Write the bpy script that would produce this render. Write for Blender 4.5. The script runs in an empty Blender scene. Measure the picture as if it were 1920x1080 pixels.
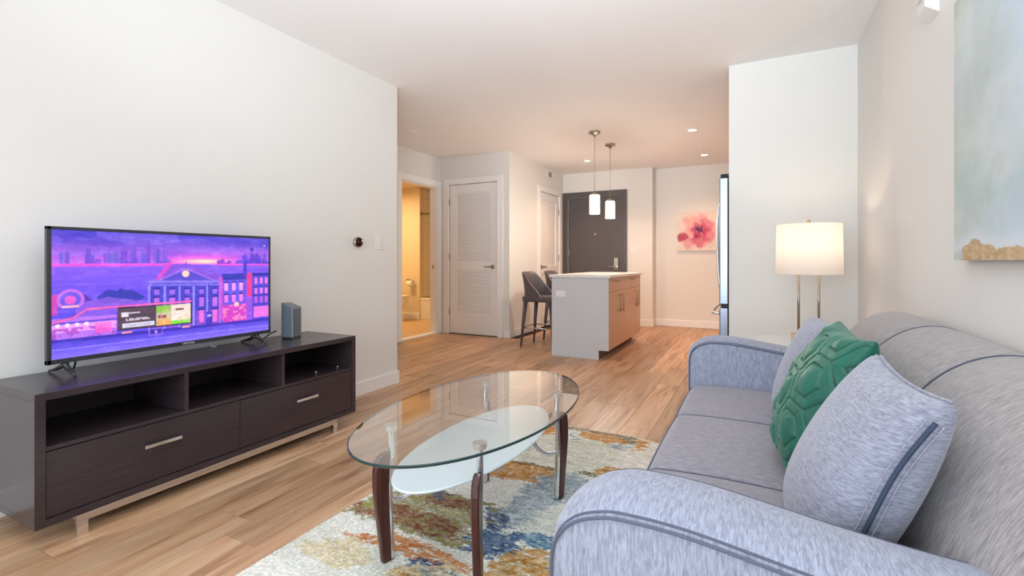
import bpy, bmesh, math, random
import numpy as np
from mathutils import Vector, Matrix

random.seed(7)
C = bpy.context.scene.collection
S = bpy.context.scene

# ------------------------------------------------------------------ camera, light, exposure
CAM_H = 1.07
cam_d = bpy.data.cameras.new('camera')
cam = bpy.data.objects.new('camera', cam_d); C.objects.link(cam)
cam.location = (0, 0, CAM_H)
cam.rotation_euler = (math.pi/2, 0, math.radians(27.05))
cam_d.sensor_width = 36; cam_d.lens = 36*905/1920
cam_d.shift_y = -51/1920
cam_d.clip_start = 0.05
S.camera = cam

S.view_settings.view_transform = 'Standard'
S.view_settings.look = 'None'
S.view_settings.gamma = 1
S.view_settings.use_curve_mapping = False
S.view_settings.exposure = 0.25

W = bpy.data.worlds.new('daylight_sky'); S.world = W; W.use_nodes = True
bg = W.node_tree.nodes['Background']
bg.inputs[0].default_value = (0.62, 0.78, 1.0, 1); bg.inputs[1].default_value = 2.5

def lamp(name, kind, loc, power, col, rot=(0, 0, 0), **kw):
    d = bpy.data.lights.new(name, kind); d.energy = power; d.color = col
    for k, v in kw.items(): setattr(d, k, v)
    o = bpy.data.objects.new(name, d); o.location = loc; o.rotation_euler = rot; C.objects.link(o)
    return o
WARM = (1.0, 0.60, 0.38)
lamp('window_daylight', 'AREA', (-1.1, -3.45, 1.42), 96, (0.90, 0.96, 1.0), (math.pi/2, 0, 0), shape='RECTANGLE', size=2.7, size_y=2.05)
# the lit bulbs of the kitchen ceiling (the pot lights carry their own lamps below)
BATH_COL = (1.0, 0.62, 0.28)
lamp('bathroom_ceiling_light', 'AREA', (-5.9, 6.05, 2.33), 34, BATH_COL, (0, 0, 0), shape='DISK', size=0.5)
lamp('added_fill_light', 'AREA', (0.15, -0.7, 1.2), 41, (0.85, 0.92, 1.0), (math.radians(128), 0, math.radians(24)), shape='DISK', size=0.7, spread=math.radians(85))  # added fill behind the camera to even the brightness; no lamp stands there

# ------------------------------------------------------------------ helpers
ORG = {}
def lin(c):
    return tuple((x/12.92 if x <= 0.04045 else ((x+0.055)/1.055)**2.4) for x in [v/255 for v in c])

def org(o):
    return ORG.get(o.name, Vector((0, 0, 0))) if o else Vector((0, 0, 0))

def tag(o, label=None, cat=None, group=None, kind=None):
    if label: o['label'] = label
    if cat: o['category'] = cat
    if group: o['group'] = group
    if kind: o['kind'] = kind
    return o

def thing(name, label, cat, loc, group=None):
    o = bpy.data.objects.new(name, None); C.objects.link(o)
    o.location = loc; o.empty_display_size = 0.1
    ORG[o.name] = Vector(loc)
    return tag(o, label, cat, group)

def mk(name, verts, faces, mat, parent=None, smooth=False, origin=None, mats=None, midx=None):
    """one mesh object; verts in world coordinates"""
    v = np.array(verts, dtype=float)
    if parent is not None:
        og = org(parent); at = Vector((0, 0, 0))
        if origin is not None:
            at = Vector(origin) - og; og = Vector(origin)
    else:
        if origin is None:
            origin = ((v[:, 0].min()+v[:, 0].max())/2, (v[:, 1].min()+v[:, 1].max())/2, v[:, 2].min())
        og = Vector(origin); at = og
    v = v - np.array(og)
    me = bpy.data.meshes.new(name)
    me.from_pydata(v.tolist(), [], [tuple(int(i) for i in f) for f in faces])
    bm = bmesh.new(); bm.from_mesh(me); bmesh.ops.recalc_face_normals(bm, faces=bm.faces); bm.to_mesh(me); bm.free()
    for m in (mats or [mat]): me.materials.append(m)
    if midx is not None:
        for p, i in zip(me.polygons, midx): p.material_index = i
    if smooth:
        for p in me.polygons: p.use_smooth = True
    o = bpy.data.objects.new(name, me); C.objects.link(o)
    o.location = at
    if parent is not None: o.parent = parent
    ORG[o.name] = og
    return o

def frm(name, bm, mat, parent=None, smooth=False, origin=None):
    v = [tuple(x.co) for x in bm.verts]; bm.verts.index_update()
    f = [[x.index for x in p.verts] for p in bm.faces]
    bm.free()
    return mk(name, v, f, mat, parent, smooth, origin)

def add_box(bm, x0, x1, y0, y1, z0, z1, bev=0.0, seg=2):
    t = bmesh.new()
    vs = [t.verts.new((x, y, z)) for x in (x0, x1) for y in (y0, y1) for z in (z0, z1)]
    for f in ((0, 1, 3, 2), (4, 6, 7, 5), (0, 4, 5, 1), (2, 3, 7, 6), (0, 2, 6, 4), (1, 5, 7, 3)):
        t.faces.new([vs[i] for i in f])
    if bev:
        bmesh.ops.bevel(t, geom=list(t.edges)+list(t.verts), offset=bev, segments=seg, profile=0.5, affect='EDGES')
    me = bpy.data.meshes.new('t'); t.to_mesh(me); t.free(); bm.from_mesh(me); bpy.data.meshes.remove(me)
    return bm

def box(name, x0, x1, y0, y1, z0, z1, mat, parent=None, bev=0.0, seg=2, origin=None):
    bm = bmesh.new(); add_box(bm, x0, x1, y0, y1, z0, z1, bev, seg)
    return frm(name, bm, mat, parent, False, origin)

def boxes(name, lst, mat, parent=None, bev=0.0):
    bm = bmesh.new()
    for b in lst: add_box(bm, *b, bev=bev)
    return frm(name, bm, mat, parent)

def lathe_vf(cx, cy, prof, n=32, axis='z', cap=True, base=(0, 0, 0)):
    """prof list of (r, h)."""
    vs, fs = [], []
    for r, h in prof:
        for i in range(n):
            a = 2*math.pi*i/n
            c, s = r*math.cos(a), r*math.sin(a)
            if axis == 'z': vs.append((cx+c, cy+s, h))
            elif axis == 'x': vs.append((h, cx+c, cy+s))     # cx->y, cy->z
            else: vs.append((cx+c, h, cy+s))                  # cx->x, cy->z
    m = len(prof)
    for j in range(m-1):
        for i in range(n):
            k = (i+1) % n
            fs.append((j*n+i, j*n+k, (j+1)*n+k, (j+1)*n+i))
    if cap:
        fs.append(tuple(range(n))); fs.append(tuple((m-1)*n+i for i in range(n)))
    return vs, fs

def lathe(name, cx, cy, prof, mat, parent=None, n=32, axis='z', cap=True, smooth=True):
    v, f = lathe_vf(cx, cy, prof, n, axis, cap)
    o = mk(name, v, f, mat, parent, smooth)
    if smooth: sharp(o)
    return o

def sharp(o, ang=35):
    me = o.data
    bm = bmesh.new(); bm.from_mesh(me)
    for e in bm.edges:
        if len(e.link_faces) == 2 and e.calc_face_angle(0) > math.radians(ang): e.smooth = False
    bm.to_mesh(me); bm.free()

def tube_vf(pts, r, n=10, closed=False, flat=1.0):
    P = [Vector(p) for p in pts]; m = len(P)
    rr = r if isinstance(r, (list, tuple)) else [r]*m
    vs, fs = [], []
    t0 = (P[1]-P[0]).normalized()
    up = Vector((0, 0, 1)) if abs(t0.z) < 0.9 else Vector((1, 0, 0))
    nrm = (up - t0*up.dot(t0)).normalized()
    for i in range(m):
        if closed: t = (P[(i+1) % m]-P[i-1]).normalized()
        else: t = (P[min(i+1, m-1)]-P[max(i-1, 0)]).normalized()
        nrm = (nrm - t*nrm.dot(t)).normalized(); b = t.cross(nrm)
        for k in range(n):
            a = 2*math.pi*k/n
            vs.append(tuple(P[i]+nrm*math.cos(a)*rr[i]+b*math.sin(a)*rr[i]*flat))
    last = m if closed else m-1
    for i in range(last):
        for k in range(n):
            j = (i+1) % m
            fs.append((i*n+k, i*n+(k+1) % n, j*n+(k+1) % n, j*n+k))
    if not closed:
        fs.append(tuple(range(n))); fs.append(tuple((m-1)*n+k for k in range(n)))
    return vs, fs

def tube(name, pts, r, mat, parent=None, n=10, closed=False, flat=1.0):
    v, f = tube_vf(pts, r, n, closed, flat)
    return mk(name, v, f, mat, parent, True)

def merge(lst):
    V, F = [], []
    for v, f in lst:
        o = len(V); V += list(v); F += [tuple(i+o for i in q) for q in f]
    return V, F

def smoothline(pts, n=8):
    """Catmull-Rom through pts"""
    P = [np.array(p, float) for p in pts]; P = [2*P[0]-P[1]]+P+[2*P[-1]-P[-2]]
    out = []
    for i in range(1, len(P)-2):
        for k in range(n):
            t = k/n; a, b, c, d = P[i-1], P[i], P[i+1], P[i+2]
            out.append(0.5*((2*b)+(c-a)*t+(2*a-5*b+4*c-d)*t*t+(-a+3*b-3*c+d)*t**3))
    out.append(P[-2])
    return [tuple(map(float, p)) for p in out]

def copy_tree(o, loc, label=None, group=None):
    r = o.copy(); C.objects.link(r); r.location = loc
    ORG[r.name] = Vector(loc)
    if label: r['label'] = label
    if group: r['group'] = group
    for ch in list(o.children):
        c = ch.copy(); C.objects.link(c); c.parent = r
        for g in list(ch.children):
            d = g.copy(); C.objects.link(d); d.parent = c
    return r

# ------------------------------------------------------------------ materials
def mat(name, col, rough=0.5, metal=0.0, bump=None, spec=None, var=None, **kw):
    """plain principled material; bump=(scale, strength), var=(scale, amount) tonal variation"""
    m = bpy.data.materials.new(name); m.use_nodes = True
    nt = m.node_tree; b = nt.nodes['Principled BSDF']
    c = lin(col) if max(col) > 1.0 else col
    b.inputs['Base Color'].default_value = (*c, 1)
    b.inputs['Roughness'].default_value = rough; b.inputs['Metallic'].default_value = metal
    if spec is not None: b.inputs['Specular IOR Level'].default_value = spec
    tc = nt.nodes.new('ShaderNodeTexCoord')
    if var:
        n = nt.nodes.new('ShaderNodeTexNoise'); n.inputs['Scale'].default_value = var[0]; n.inputs['Detail'].default_value = 4
        nt.links.new(tc.outputs['Object'], n.inputs['Vector'])
        mx = nt.nodes.new('ShaderNodeMix'); mx.data_type = 'RGBA'
        mx.inputs['A'].default_value = (*[x*(1-var[1]) for x in c], 1)
        mx.inputs['B'].default_value = (*[min(1, x*(1+var[1])) for x in c], 1)
        nt.links.new(n.outputs['Fac'], mx.inputs['Factor']); nt.links.new(mx.outputs['Result'], b.inputs['Base Color'])
    if bump:
        n2 = nt.nodes.new('ShaderNodeTexNoise'); n2.inputs['Scale'].default_value = bump[0]
        nt.links.new(tc.outputs['Object'], n2.inputs['Vector'])
        bp = nt.nodes.new('ShaderNodeBump'); bp.inputs['Strength'].default_value = bump[1]; bp.inputs['Distance'].default_value = 0.002
        nt.links.new(n2.outputs['Fac'], bp.inputs['Height']); nt.links.new(bp.outputs['Normal'], b.inputs['Normal'])
    for k, v in kw.items(): b.inputs[k].default_value = v
    return m

def streak_mat(name, c1, c2, scale3, rough=0.9, bump=0.25, sheen=0.0, warp=0.0):
    """cloth / wood with stretched noise; scale3 = frequencies along x, y, z"""
    m = bpy.data.materials.new(name); m.use_nodes = True
    nt = m.node_tree; b = nt.nodes['Principled BSDF']; L = nt.links
    tc = nt.nodes.new('ShaderNodeTexCoord'); mp = nt.nodes.new('ShaderNodeMapping')
    mp.inputs['Scale'].default_value = scale3
    L.new(tc.outputs['Object'], mp.inputs['Vector'])
    n = nt.nodes.new('ShaderNodeTexNoise'); n.inputs['Scale'].default_value = 1; n.inputs['Detail'].default_value = 5; n.inputs['Roughness'].default_value = 0.65
    n.inputs['Distortion'].default_value = warp
    L.new(mp.outputs['Vector'], n.inputs['Vector'])
    r = nt.nodes.new('ShaderNodeValToRGB'); r.color_ramp.elements[0].position = 0.34; r.color_ramp.elements[1].position = 0.66
    r.color_ramp.elements[0].color = (*lin(c1), 1); r.color_ramp.elements[1].color = (*lin(c2), 1)
    L.new(n.outputs['Fac'], r.inputs['Fac']); L.new(r.outputs['Color'], b.inputs['Base Color'])
    bp = nt.nodes.new('ShaderNodeBump'); bp.inputs['Strength'].default_value = bump; bp.inputs['Distance'].default_value = 0.002
    L.new(n.outputs['Fac'], bp.inputs['Height']); L.new(bp.outputs['Normal'], b.inputs['Normal'])
    b.inputs['Roughness'].default_value = rough
    if sheen: b.inputs['Sheen Weight'].default_value = sheen
    return m

def plank_mat():
    m = bpy.data.materials.new('oak_plank'); m.use_nodes = True
    nt = m.node_tree; b = nt.nodes['Principled BSDF']; L = nt.links; N = nt.nodes
    tc = N.new('ShaderNodeTexCoord'); oi = N.new('ShaderNodeObjectInfo')
    off = N.new('ShaderNodeVectorMath'); off.operation = 'MULTIPLY_ADD'
    comb = N.new('ShaderNodeCombineXYZ')
    for k in range(3): L.new(oi.outputs['Random'], comb.inputs[k])
    L.new(comb.outputs[0], off.inputs[0]); off.inputs[1].default_value = (37, 91, 13)
    L.new(tc.outputs['Object'], off.inputs[2])
    mp = N.new('ShaderNodeMapping'); mp.inputs['Scale'].default_value = (16, 1.3, 1)
    L.new(off.outputs[0], mp.inputs['Vector'])
    n = N.new('ShaderNodeTexNoise'); n.inputs['Scale'].default_value = 1; n.inputs['Detail'].default_value = 6; n.inputs['Roughness'].default_value = 0.6; n.inputs['Distortion'].default_value = 0.9
    L.new(mp.outputs['Vector'], n.inputs['Vector'])
    r = N.new('ShaderNodeValToRGB'); e = r.color_ramp.elements
    e[0].position = 0.30; e[0].color = (*lin((158, 116, 86)), 1)
    e[1].position = 0.72; e[1].color = (*lin((232, 198, 164)), 1)
    x = e.new(0.48); x.color = (*lin((210, 166, 128)), 1)
    L.new(n.outputs['Fac'], r.inputs['Fac'])
    mp2 = N.new('ShaderNodeMapping'); mp2.inputs['Scale'].default_value = (120, 5, 1); L.new(off.outputs[0], mp2.inputs['Vector'])
    n2 = N.new('ShaderNodeTexNoise'); n2.inputs['Scale'].default_value = 1; n2.inputs['Detail'].default_value = 3; L.new(mp2.outputs['Vector'], n2.inputs['Vector'])
    # plank to plank tone
    hs = N.new('ShaderNodeHueSaturation'); mr = N.new('ShaderNodeMapRange')
    mr.inputs['To Min'].default_value = 0.78; mr.inputs['To Max'].default_value = 1.12
    L.new(oi.outputs['Random'], mr.inputs['Value']); L.new(mr.outputs['Result'], hs.inputs['Value'])
    mx = N.new('ShaderNodeMix'); mx.data_type = 'RGBA'; mx.blend_type = 'MULTIPLY'; mx.inputs['Factor'].default_value = 0.35
    L.new(r.outputs['Color'], mx.inputs['A']); L.new(n2.outputs['Fac'], mx.inputs['B'])
    L.new(mx.outputs['Result'], hs.inputs['Color']); L.new(hs.outputs['Color'], b.inputs['Base Color'])
    bp = N.new('ShaderNodeBump'); bp.inputs['Strength'].default_value = 0.08; bp.inputs['Distance'].default_value = 0.001
    L.new(n2.outputs['Fac'], bp.inputs['Height']); L.new(bp.outputs['Normal'], b.inputs['Normal'])
    b.inputs['Roughness'].default_value = 0.38
    return m

def vcol_mat(name, rough=0.6, emit=0.0, noise=None, bump=None, spec=0.5):
    m = bpy.data.materials.new(name); m.use_nodes = True
    nt = m.node_tree; b = nt.nodes['Principled BSDF']; L = nt.links; N = nt.nodes
    a = N.new('ShaderNodeAttribute'); a.attribute_name = 'Col'
    src = a.outputs['Color']
    if noise:
        tc = N.new('ShaderNodeTexCoord'); n = N.new('ShaderNodeTexNoise'); n.inputs['Scale'].default_value = noise[0]; n.inputs['Detail'].default_value = 3
        L.new(tc.outputs['Object'], n.inputs['Vector'])
        mr = N.new('ShaderNodeMapRange'); mr.inputs['To Min'].default_value = 1-noise[1]; mr.inputs['To Max'].default_value = 1+noise[1]
        L.new(n.outputs['Fac'], mr.inputs['Value'])
        mu = N.new('ShaderNodeVectorMath'); mu.operation = 'SCALE'
        L.new(src, mu.inputs[0]); L.new(mr.outputs['Result'], mu.inputs['Scale']); src = mu.outputs[0]
        if bump:
            bp = N.new('ShaderNodeBump'); bp.inputs['Strength'].default_value = bump; bp.inputs['Distance'].default_value = 0.004
            L.new(n.outputs['Fac'], bp.inputs['Height']); L.new(bp.outputs['Normal'], b.inputs['Normal'])
    if emit:
        b.inputs['Base Color'].default_value = (0.01, 0.01, 0.01, 1)
        L.new(src, b.inputs['Emission Color']); b.inputs['Emission Strength'].default_value = emit
    else:
        L.new(src, b.inputs['Base Color'])
    b.inputs['Roughness'].default_value = rough; b.inputs['Specular IOR Level'].default_value = spec
    return m

def emit_mat(name, col, strength):
    m = bpy.data.materials.new(name); m.use_nodes = True
    b = m.node_tree.nodes['Principled BSDF']
    b.inputs['Base Color'].default_value = (*col, 1)
    b.inputs['Emission Color'].default_value = (*col, 1); b.inputs['Emission Strength'].default_value = strength
    return m

def thin_glass(name, tint=(1, 1, 1), ior=1.5, boost=1.0):
    m = bpy.data.materials.new(name); m.use_nodes = True
    nt = m.node_tree; N = nt.nodes; L = nt.links
    N.remove(N['Principled BSDF']); out = N['Material Output']
    fr0 = N.new('ShaderNodeFresnel'); fr0.inputs['IOR'].default_value = ior
    ge = N.new('ShaderNodeNewGeometry'); inv = N.new('ShaderNodeMath'); inv.operation = 'SUBTRACT'; inv.inputs[0].default_value = 1.0
    L.new(ge.outputs['Backfacing'], inv.inputs[1])
    dbl = N.new('ShaderNodeMath'); dbl.operation = 'MULTIPLY'; dbl.inputs[1].default_value = boost; dbl.use_clamp = True; L.new(fr0.outputs[0], dbl.inputs[0])
    fr = N.new('ShaderNodeMath'); fr.operation = 'MULTIPLY'; L.new(dbl.outputs[0], fr.inputs[0]); L.new(inv.outputs[0], fr.inputs[1])   # both surfaces of the sheet reflect: counted once, at the front one
    t = N.new('ShaderNodeBsdfTransparent'); t.inputs[0].default_value = (*tint, 1)
    g = N.new('ShaderNodeBsdfGlossy'); g.inputs['Roughness'].default_value = 0.0; g.inputs[0].default_value = (1, 1, 1, 1)
    mx = N.new('ShaderNodeMixShader')
    L.new(fr.outputs[0], mx.inputs[0]); L.new(t.outputs[0], mx.inputs[1]); L.new(g.outputs[0], mx.inputs[2]); L.new(mx.outputs[0], out.inputs[0])
    return m

M_wall = mat('wall_paint', (232, 231, 227), 0.62, bump=(180, 0.05), spec=0.3)
M_ceil = mat('ceiling_paint', (245, 244, 243), 0.9, bump=(90, 0.05), spec=0.2)
M_trim = mat('trim_white', (244, 244, 243), 0.4)
M_door = mat('door_white', (242, 242, 242), 0.42)
M_plank = plank_mat()
M_sub = mat('subfloor_dark', (58, 42, 32), 0.8, var=(6, 0.1))
M_bathwall = mat('bath_wall', (228, 214, 190), 0.6, bump=(150, 0.05))
M_bathtile = mat('bath_floor_tile', (205, 178, 140), 0.35, var=(3, 0.12))
M_tile = mat('bath_white_tile', (236, 230, 215), 0.15)
M_porc = mat('porcelain', (240, 238, 232), 0.12)
M_esp = streak_mat('espresso_laminate', (52, 43, 47), (60, 50, 54), (5, 6, 90), rough=0.2, bump=0.06)
M_espy = streak_mat('espresso_laminate_grain', (52, 43, 47), (60, 50, 54), (90, 5, 90), rough=0.24, bump=0.05)
M_espdark = mat('espresso_inside', (52, 40, 46), 0.5, var=(8, 0.1))
M_chrome = mat('chrome', (225, 225, 228), 0.12, 1.0, bump=(8, 0.01))
M_nickel = mat('brushed_nickel', (172, 164, 152), 0.32, 1.0, bump=(300, 0.03))
M_satin = mat('satin_silver', (222, 222, 220), 0.3, 0.9, bump=(90, 0.02))
M_brass = mat('pale_brass', (206, 172, 118), 0.25, 1.0, bump=(60, 0.02))
M_black = mat('black_plastic', (26, 26, 30), 0.35, var=(20, 0.1))
M_bezel = mat('tv_bezel', (52, 52, 60), 0.35, var=(20, 0.05))
M_white_plastic = mat('white_plastic', (236, 236, 234), 0.35, bump=(60, 0.02))
M_legwood = streak_mat('mahogany_leg', (52, 24, 22), (84, 42, 36), (60, 60, 6), rough=0.28, bump=0.05)
M_frost = mat('white_shelf_glass', (212, 224, 230), 0.12, var=(2, 0.01))
M_sofa_seat = streak_mat('grey_chenille_seat', (118, 114, 124), (166, 161, 170), (38, 320, 60), rough=0.95, bump=0.35, sheen=0.25, warp=0.6)
M_sofa_back = streak_mat('grey_chenille_back', (122, 116, 117), (176, 169, 168), (38, 300, 38), rough=0.95, bump=0.35, sheen=0.25, warp=0.6)
M_sofa_arm = streak_mat('grey_chenille_arm', (122, 127, 146), (168, 173, 192), (300, 46, 40), rough=0.95, bump=0.3, sheen=0.25, warp=0.5)
M_pillow = streak_mat('grey_cushion_cloth', (116, 119, 137), (164, 166, 182), (70, 52, 330), rough=0.95, bump=0.3, sheen=0.3, warp=0.5)
M_piping = mat('sofa_piping', (90, 95, 114), 0.9, bump=(300, 0.2))
M_zip = mat('navy_zipper', (52, 66, 88), 0.8, bump=(400, 0.3))
M_velvet = vcol_mat('emerald_velvet', 0.5, noise=(60, 0.15))
M_velvet.node_tree.nodes['Principled BSDF'].inputs['Sheen Weight'].default_value = 0.22
M_velvet.node_tree.nodes['Principled BSDF'].inputs['Sheen Tint'].default_value = (0.55, 0.95, 0.80, 1)
M_darkfoot = mat('dark_foot', (40, 30, 28), 0.5, bump=(40, 0.1))
M_island = mat('island_grey_panel', (206, 207, 209), 0.5, var=(6, 0.03))
M_cab = mat('island_cabinet_front', (206, 168, 136), 0.34, var=(5, 0.04))  # grey fronts; the warm kitchen light is put into this tan
M_quartz = mat('quartz_top', (232, 230, 226), 0.18, var=(14, 0.03))
M_toe = mat('toe_kick', (120, 98, 84), 0.6, var=(6, 0.05))
M_entry = mat('entry_door_charcoal', (88, 84, 86), 0.4, var=(2.2, 0.06))
M_stool = mat('stool_leather', (88, 80, 84), 0.42, bump=(260, 0.12))
M_steel = mat('stainless_steel', (150, 158, 172), 0.3, 1.0, bump=(200, 0.02))
M_rubber = mat('dark_gasket', (30, 34, 40), 0.6, bump=(90, 0.1))
M_canvas = mat('canvas_edge', (222, 214, 206), 0.8, bump=(400, 0.2))
M_tglass = thin_glass('clear_table_glass', (0.965, 0.985, 0.975), 1.5, 2.3)
M_glass_edge = mat('green_glass_edge', (26, 56, 56), 0.12, var=(9, 0.2))
M_winglass = thin_glass('window_glass', (0.98, 0.99, 0.99), 1.45)
M_vinyl = mat('window_vinyl', (236, 236, 236), 0.4, bump=(50, 0.02))

# ------------------------------------------------------------------ the room
H = 2.59
def struct(o): o['kind'] = 'structure'; return o
def sbox(name, *a, mat=None, bev=0.0): return struct(box(name, *a, mat or M_wall, None, bev))

# floor: slab with individual planks
floor = sbox('floor', -4.34, 2.5, -3.4, 8.33, -0.14, -0.009, mat=M_sub)
PW = 0.18
plank_meshes = {}
def plank(x0, x1, y0, y1):
    key = (round(x1-x0, 3), round(y1-y0, 3))
    cx, cy = (x0+x1)/2, (y0+y1)/2
    if key not in plank_meshes:
        w, l = key[0]/2-0.0006, key[1]/2-0.0006
        o = box('plank', cx-w, cx+w, cy-l, cy+l, -0.009, 0.0, M_plank, floor, 0.0009, 1, origin=(cx, cy, 0))
        plank_meshes[key] = o
    else:
        o = plank_meshes[key].copy(); C.objects.link(o)
        o.location = (cx-ORG['floor'].x, cy-ORG['floor'].y, -ORG['floor'].z)
rp = random.Random(11)
x = -4.34
joints = {-2.18: [1.253, 2.6], -2.36: [1.79], -1.82: [1.72], -1.1: [3.45], -1.28: [4.42]}
i = 0
xs = [-4.34, -4.20]
while xs[-1] < 0.62: xs.append(round(xs[-1]+PW, 3))
for x0, x1 in zip(xs[:-1], xs[1:]):
    ylo, yhi = (-3.4, 8.33)
    if x1 <= -2.94: ylo, yhi = 3.31, 5.94
    y = ylo; first = 0.25 + rp.random()*0.95
    while y < yhi-0.01:
        l = first if y == ylo else 1.22
        y1 = min(y+l, yhi)
        if yhi-y1 < 0.15: y1 = yhi
        plank(x0, x1, y, round(y1, 3)); y = round(y1, 3)

sbox('ceiling', -4.34, 2.5, -3.4, 8.33, H, H+0.12, mat=M_ceil)
WL = -2.82; WR = 0.62
sbox('wall_left', WL-0.13, WL, -3.4, 3.31, 0, H)
sbox('wall_hall_near', -4.34, WL-0.13, 3.18, 3.31, 0, H)
sbox('wall_right', WR, WR+0.13, -3.4, 4.12, 0, H)
sbox('wall_pillar', -0.205, WR+0.13, 4.12, 4.24, 0, H)
# bathroom wall with a doorway (opening y 4.90..5.71, z 2.15)
struct(boxes('wall_bathroom', [(-4.34, -4.22, 3.31, 5.03, 0, H), (-4.34, -4.22, 5.84, 6.06, 0, H), (-4.34, -4.22, 5.03, 5.84, 2.155, H)], M_wall))
# louvered-closet wall
struct(boxes('wall_closet', [(-4.22, -4.07, 5.93, 6.05, 0, H), (-3.25, -3.07, 5.93, 6.05, 0, H), (-4.07, -3.25, 5.93, 6.05, 2.185, H)], M_wall))
# hall closet wall
struct(boxes('wall_hall', [(-3.19, -3.07, 6.05, 6.965, 0, H), (-3.19, -3.07, 7.80, 8.12, 0, H), (-3.19, -3.07, 6.965, 7.80, 2.175, H)], M_wall))
struct(boxes('wall_entry', [(-3.07, -2.99, 8.0, 8.33, 0, H), (-2.02, -1.53, 8.0, 8.33, 0, H), (-2.99, -2.02, 8.0, 8.33, 2.17, H)], M_wall))
sbox('wall_kitchen_back', -1.53, 2.5, 8.21, 8.33, 0, H)
sbox('wall_kitchen_side', 2.38, 2.5, 4.24, 8.21, 0, H)
sbox('wall_kitchen_near', WR+0.13, 2.5, 4.12, 4.24, 0, H)
# wall behind the camera with the big window
struct(boxes('wall_window', [(WL, -2.45, -3.4, -3.28, 0, H), (0.3, WR, -3.4, -3.28, 0, H), (-2.45, 0.3, -3.4, -3.28, 0, 0.35), (-2.45, 0.3, -3.4, -3.28, 2.45, H)], M_wall))
win = struct(boxes('window_1', [(-2.45, -2.39, -3.37, -3.31, 0.35, 2.45), (0.24, 0.3, -3.37, -3.31, 0.35, 2.45), (-2.39, 0.24, -3.37, -3.31, 0.35, 0.41), (-2.39, 0.24, -3.37, -3.31, 2.39, 2.45), (-1.10, -1.05, -3.37, -3.31, 0.41, 2.39)], M_vinyl))
box('pane', -2.39, -1.10, -3.345, -3.337, 0.41, 2.39, M_winglass, win)
box('pane', -1.05, 0.24, -3.345, -3.337, 0.41, 2.39, M_winglass, win)

# baseboards
BH, BT = 0.11, 0.014
def bb(name, x0, x1, y0, y1): return struct(box(name, x0, x1, y0, y1, 0.0, BH, M_trim, None, 0.004, 2))
struct(boxes('baseboard_left', [(WL, WL+BT, -3.28, 3.31+BT, 0, BH), (WL-0.13, WL, 3.31, 3.31+BT, 0, BH)], M_trim, None, 0.003))
bb('baseboard_right', WR-BT, WR, -3.28, 4.12)
struct(boxes('baseboard_pillar', [(-0.205-BT, WR-BT, 4.12-BT, 4.12, 0, BH), (-0.205-BT, -0.205, 4.12, 4.24, 0, BH)], M_trim, None, 0.003))
bb('baseboard_bathroom', -4.22, -4.22+BT, 3.31, 4.945)
strike = sbox('trim_6', -4.30, -4.27, 5.8235, 5.8245, 0.95, 1.01, mat=M_nickel)
bb('baseboard_closet', -3.155, -3.07+BT, 5.93-BT, 5.93)
bb('baseboard_hall', -3.07, -3.07+BT, 5.93, 6.885)
bb('baseboard_entry', -1.925, -1.53+BT, 8.0-BT, 8.0)
bb('baseboard_return', -1.53, -1.53+BT, 8.0, 8.21)
bb('baseboard_kitchen', -1.53+BT, 2.38, 8.21-BT, 8.21)

# casings
def casing_y(name, ypl, x0, x1, ztop, w=0.085, t=0.018, m=M_trim, d=-1):
    """casing on a wall at y=ypl facing -y around an opening x0..x1"""
    a, b = (ypl-t, ypl)
    return struct(boxes(name, [(x0-w, x0, a, b, 0, ztop+w), (x1, x1+w, a, b, 0, ztop+w), (x0, x1, a, b, ztop, ztop+w),
                               (x0-w*0.28, x0, a-0.006, a, 0, ztop+w*0.28), (x1, x1+w*0.28, a-0.006, a, 0, ztop+w*0.28), (x0, x1, a-0.006, a, ztop, ztop+w*0.28)], m, None, 0.003))
def casing_x(name, xpl, y0, y1, ztop, w=0.085, t=0.018, m=M_trim):
    a, b = (xpl, xpl+t)
    return struct(boxes(name, [(a, b, y0-w, y0, 0, ztop+w), (a, b, y1, y1+w, 0, ztop+w), (a, b, y0, y1, ztop, ztop+w),
                               (b, b+0.006, y0-w*0.28, y0, 0, ztop+w*0.28), (b, b+0.006, y1, y1+w*0.28, 0, ztop+w*0.28), (b, b+0.006, y0, y1, ztop, ztop+w*0.28)], m, None, 0.003))
casing_y('trim_1', 5.93, -4.07, -3.25, 2.185)
struct(boxes('trim_2', [(-4.22, -4.202, 4.945, 5.03, 0, 2.24), (-4.22, -4.202, 5.84, 5.925, 0, 2.24), (-4.22, -4.202, 5.03, 5.84, 2.155, 2.24),
                        (-4.34, -4.22, 5.015, 5.03, 0, 2.155), (-4.34, -4.22, 5.825, 5.84, 0, 2.155), (-4.34, -4.22, 5.03, 5.825, 2.14, 2.155)], M_trim, None, 0.003))
casing_x('trim_3', -3.07, 6.965, 7.80, 2.175, 0.08)
casing_y('trim_4', 8.0, -2.985, -2.025, 2.17, 0.085, 0.03, M_entry)
sbox('trim_5', -4.34, -4.22, 5.03, 5.825, 0.0, 0.014, mat=M_trim, bev=0.003)    # threshold

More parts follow.
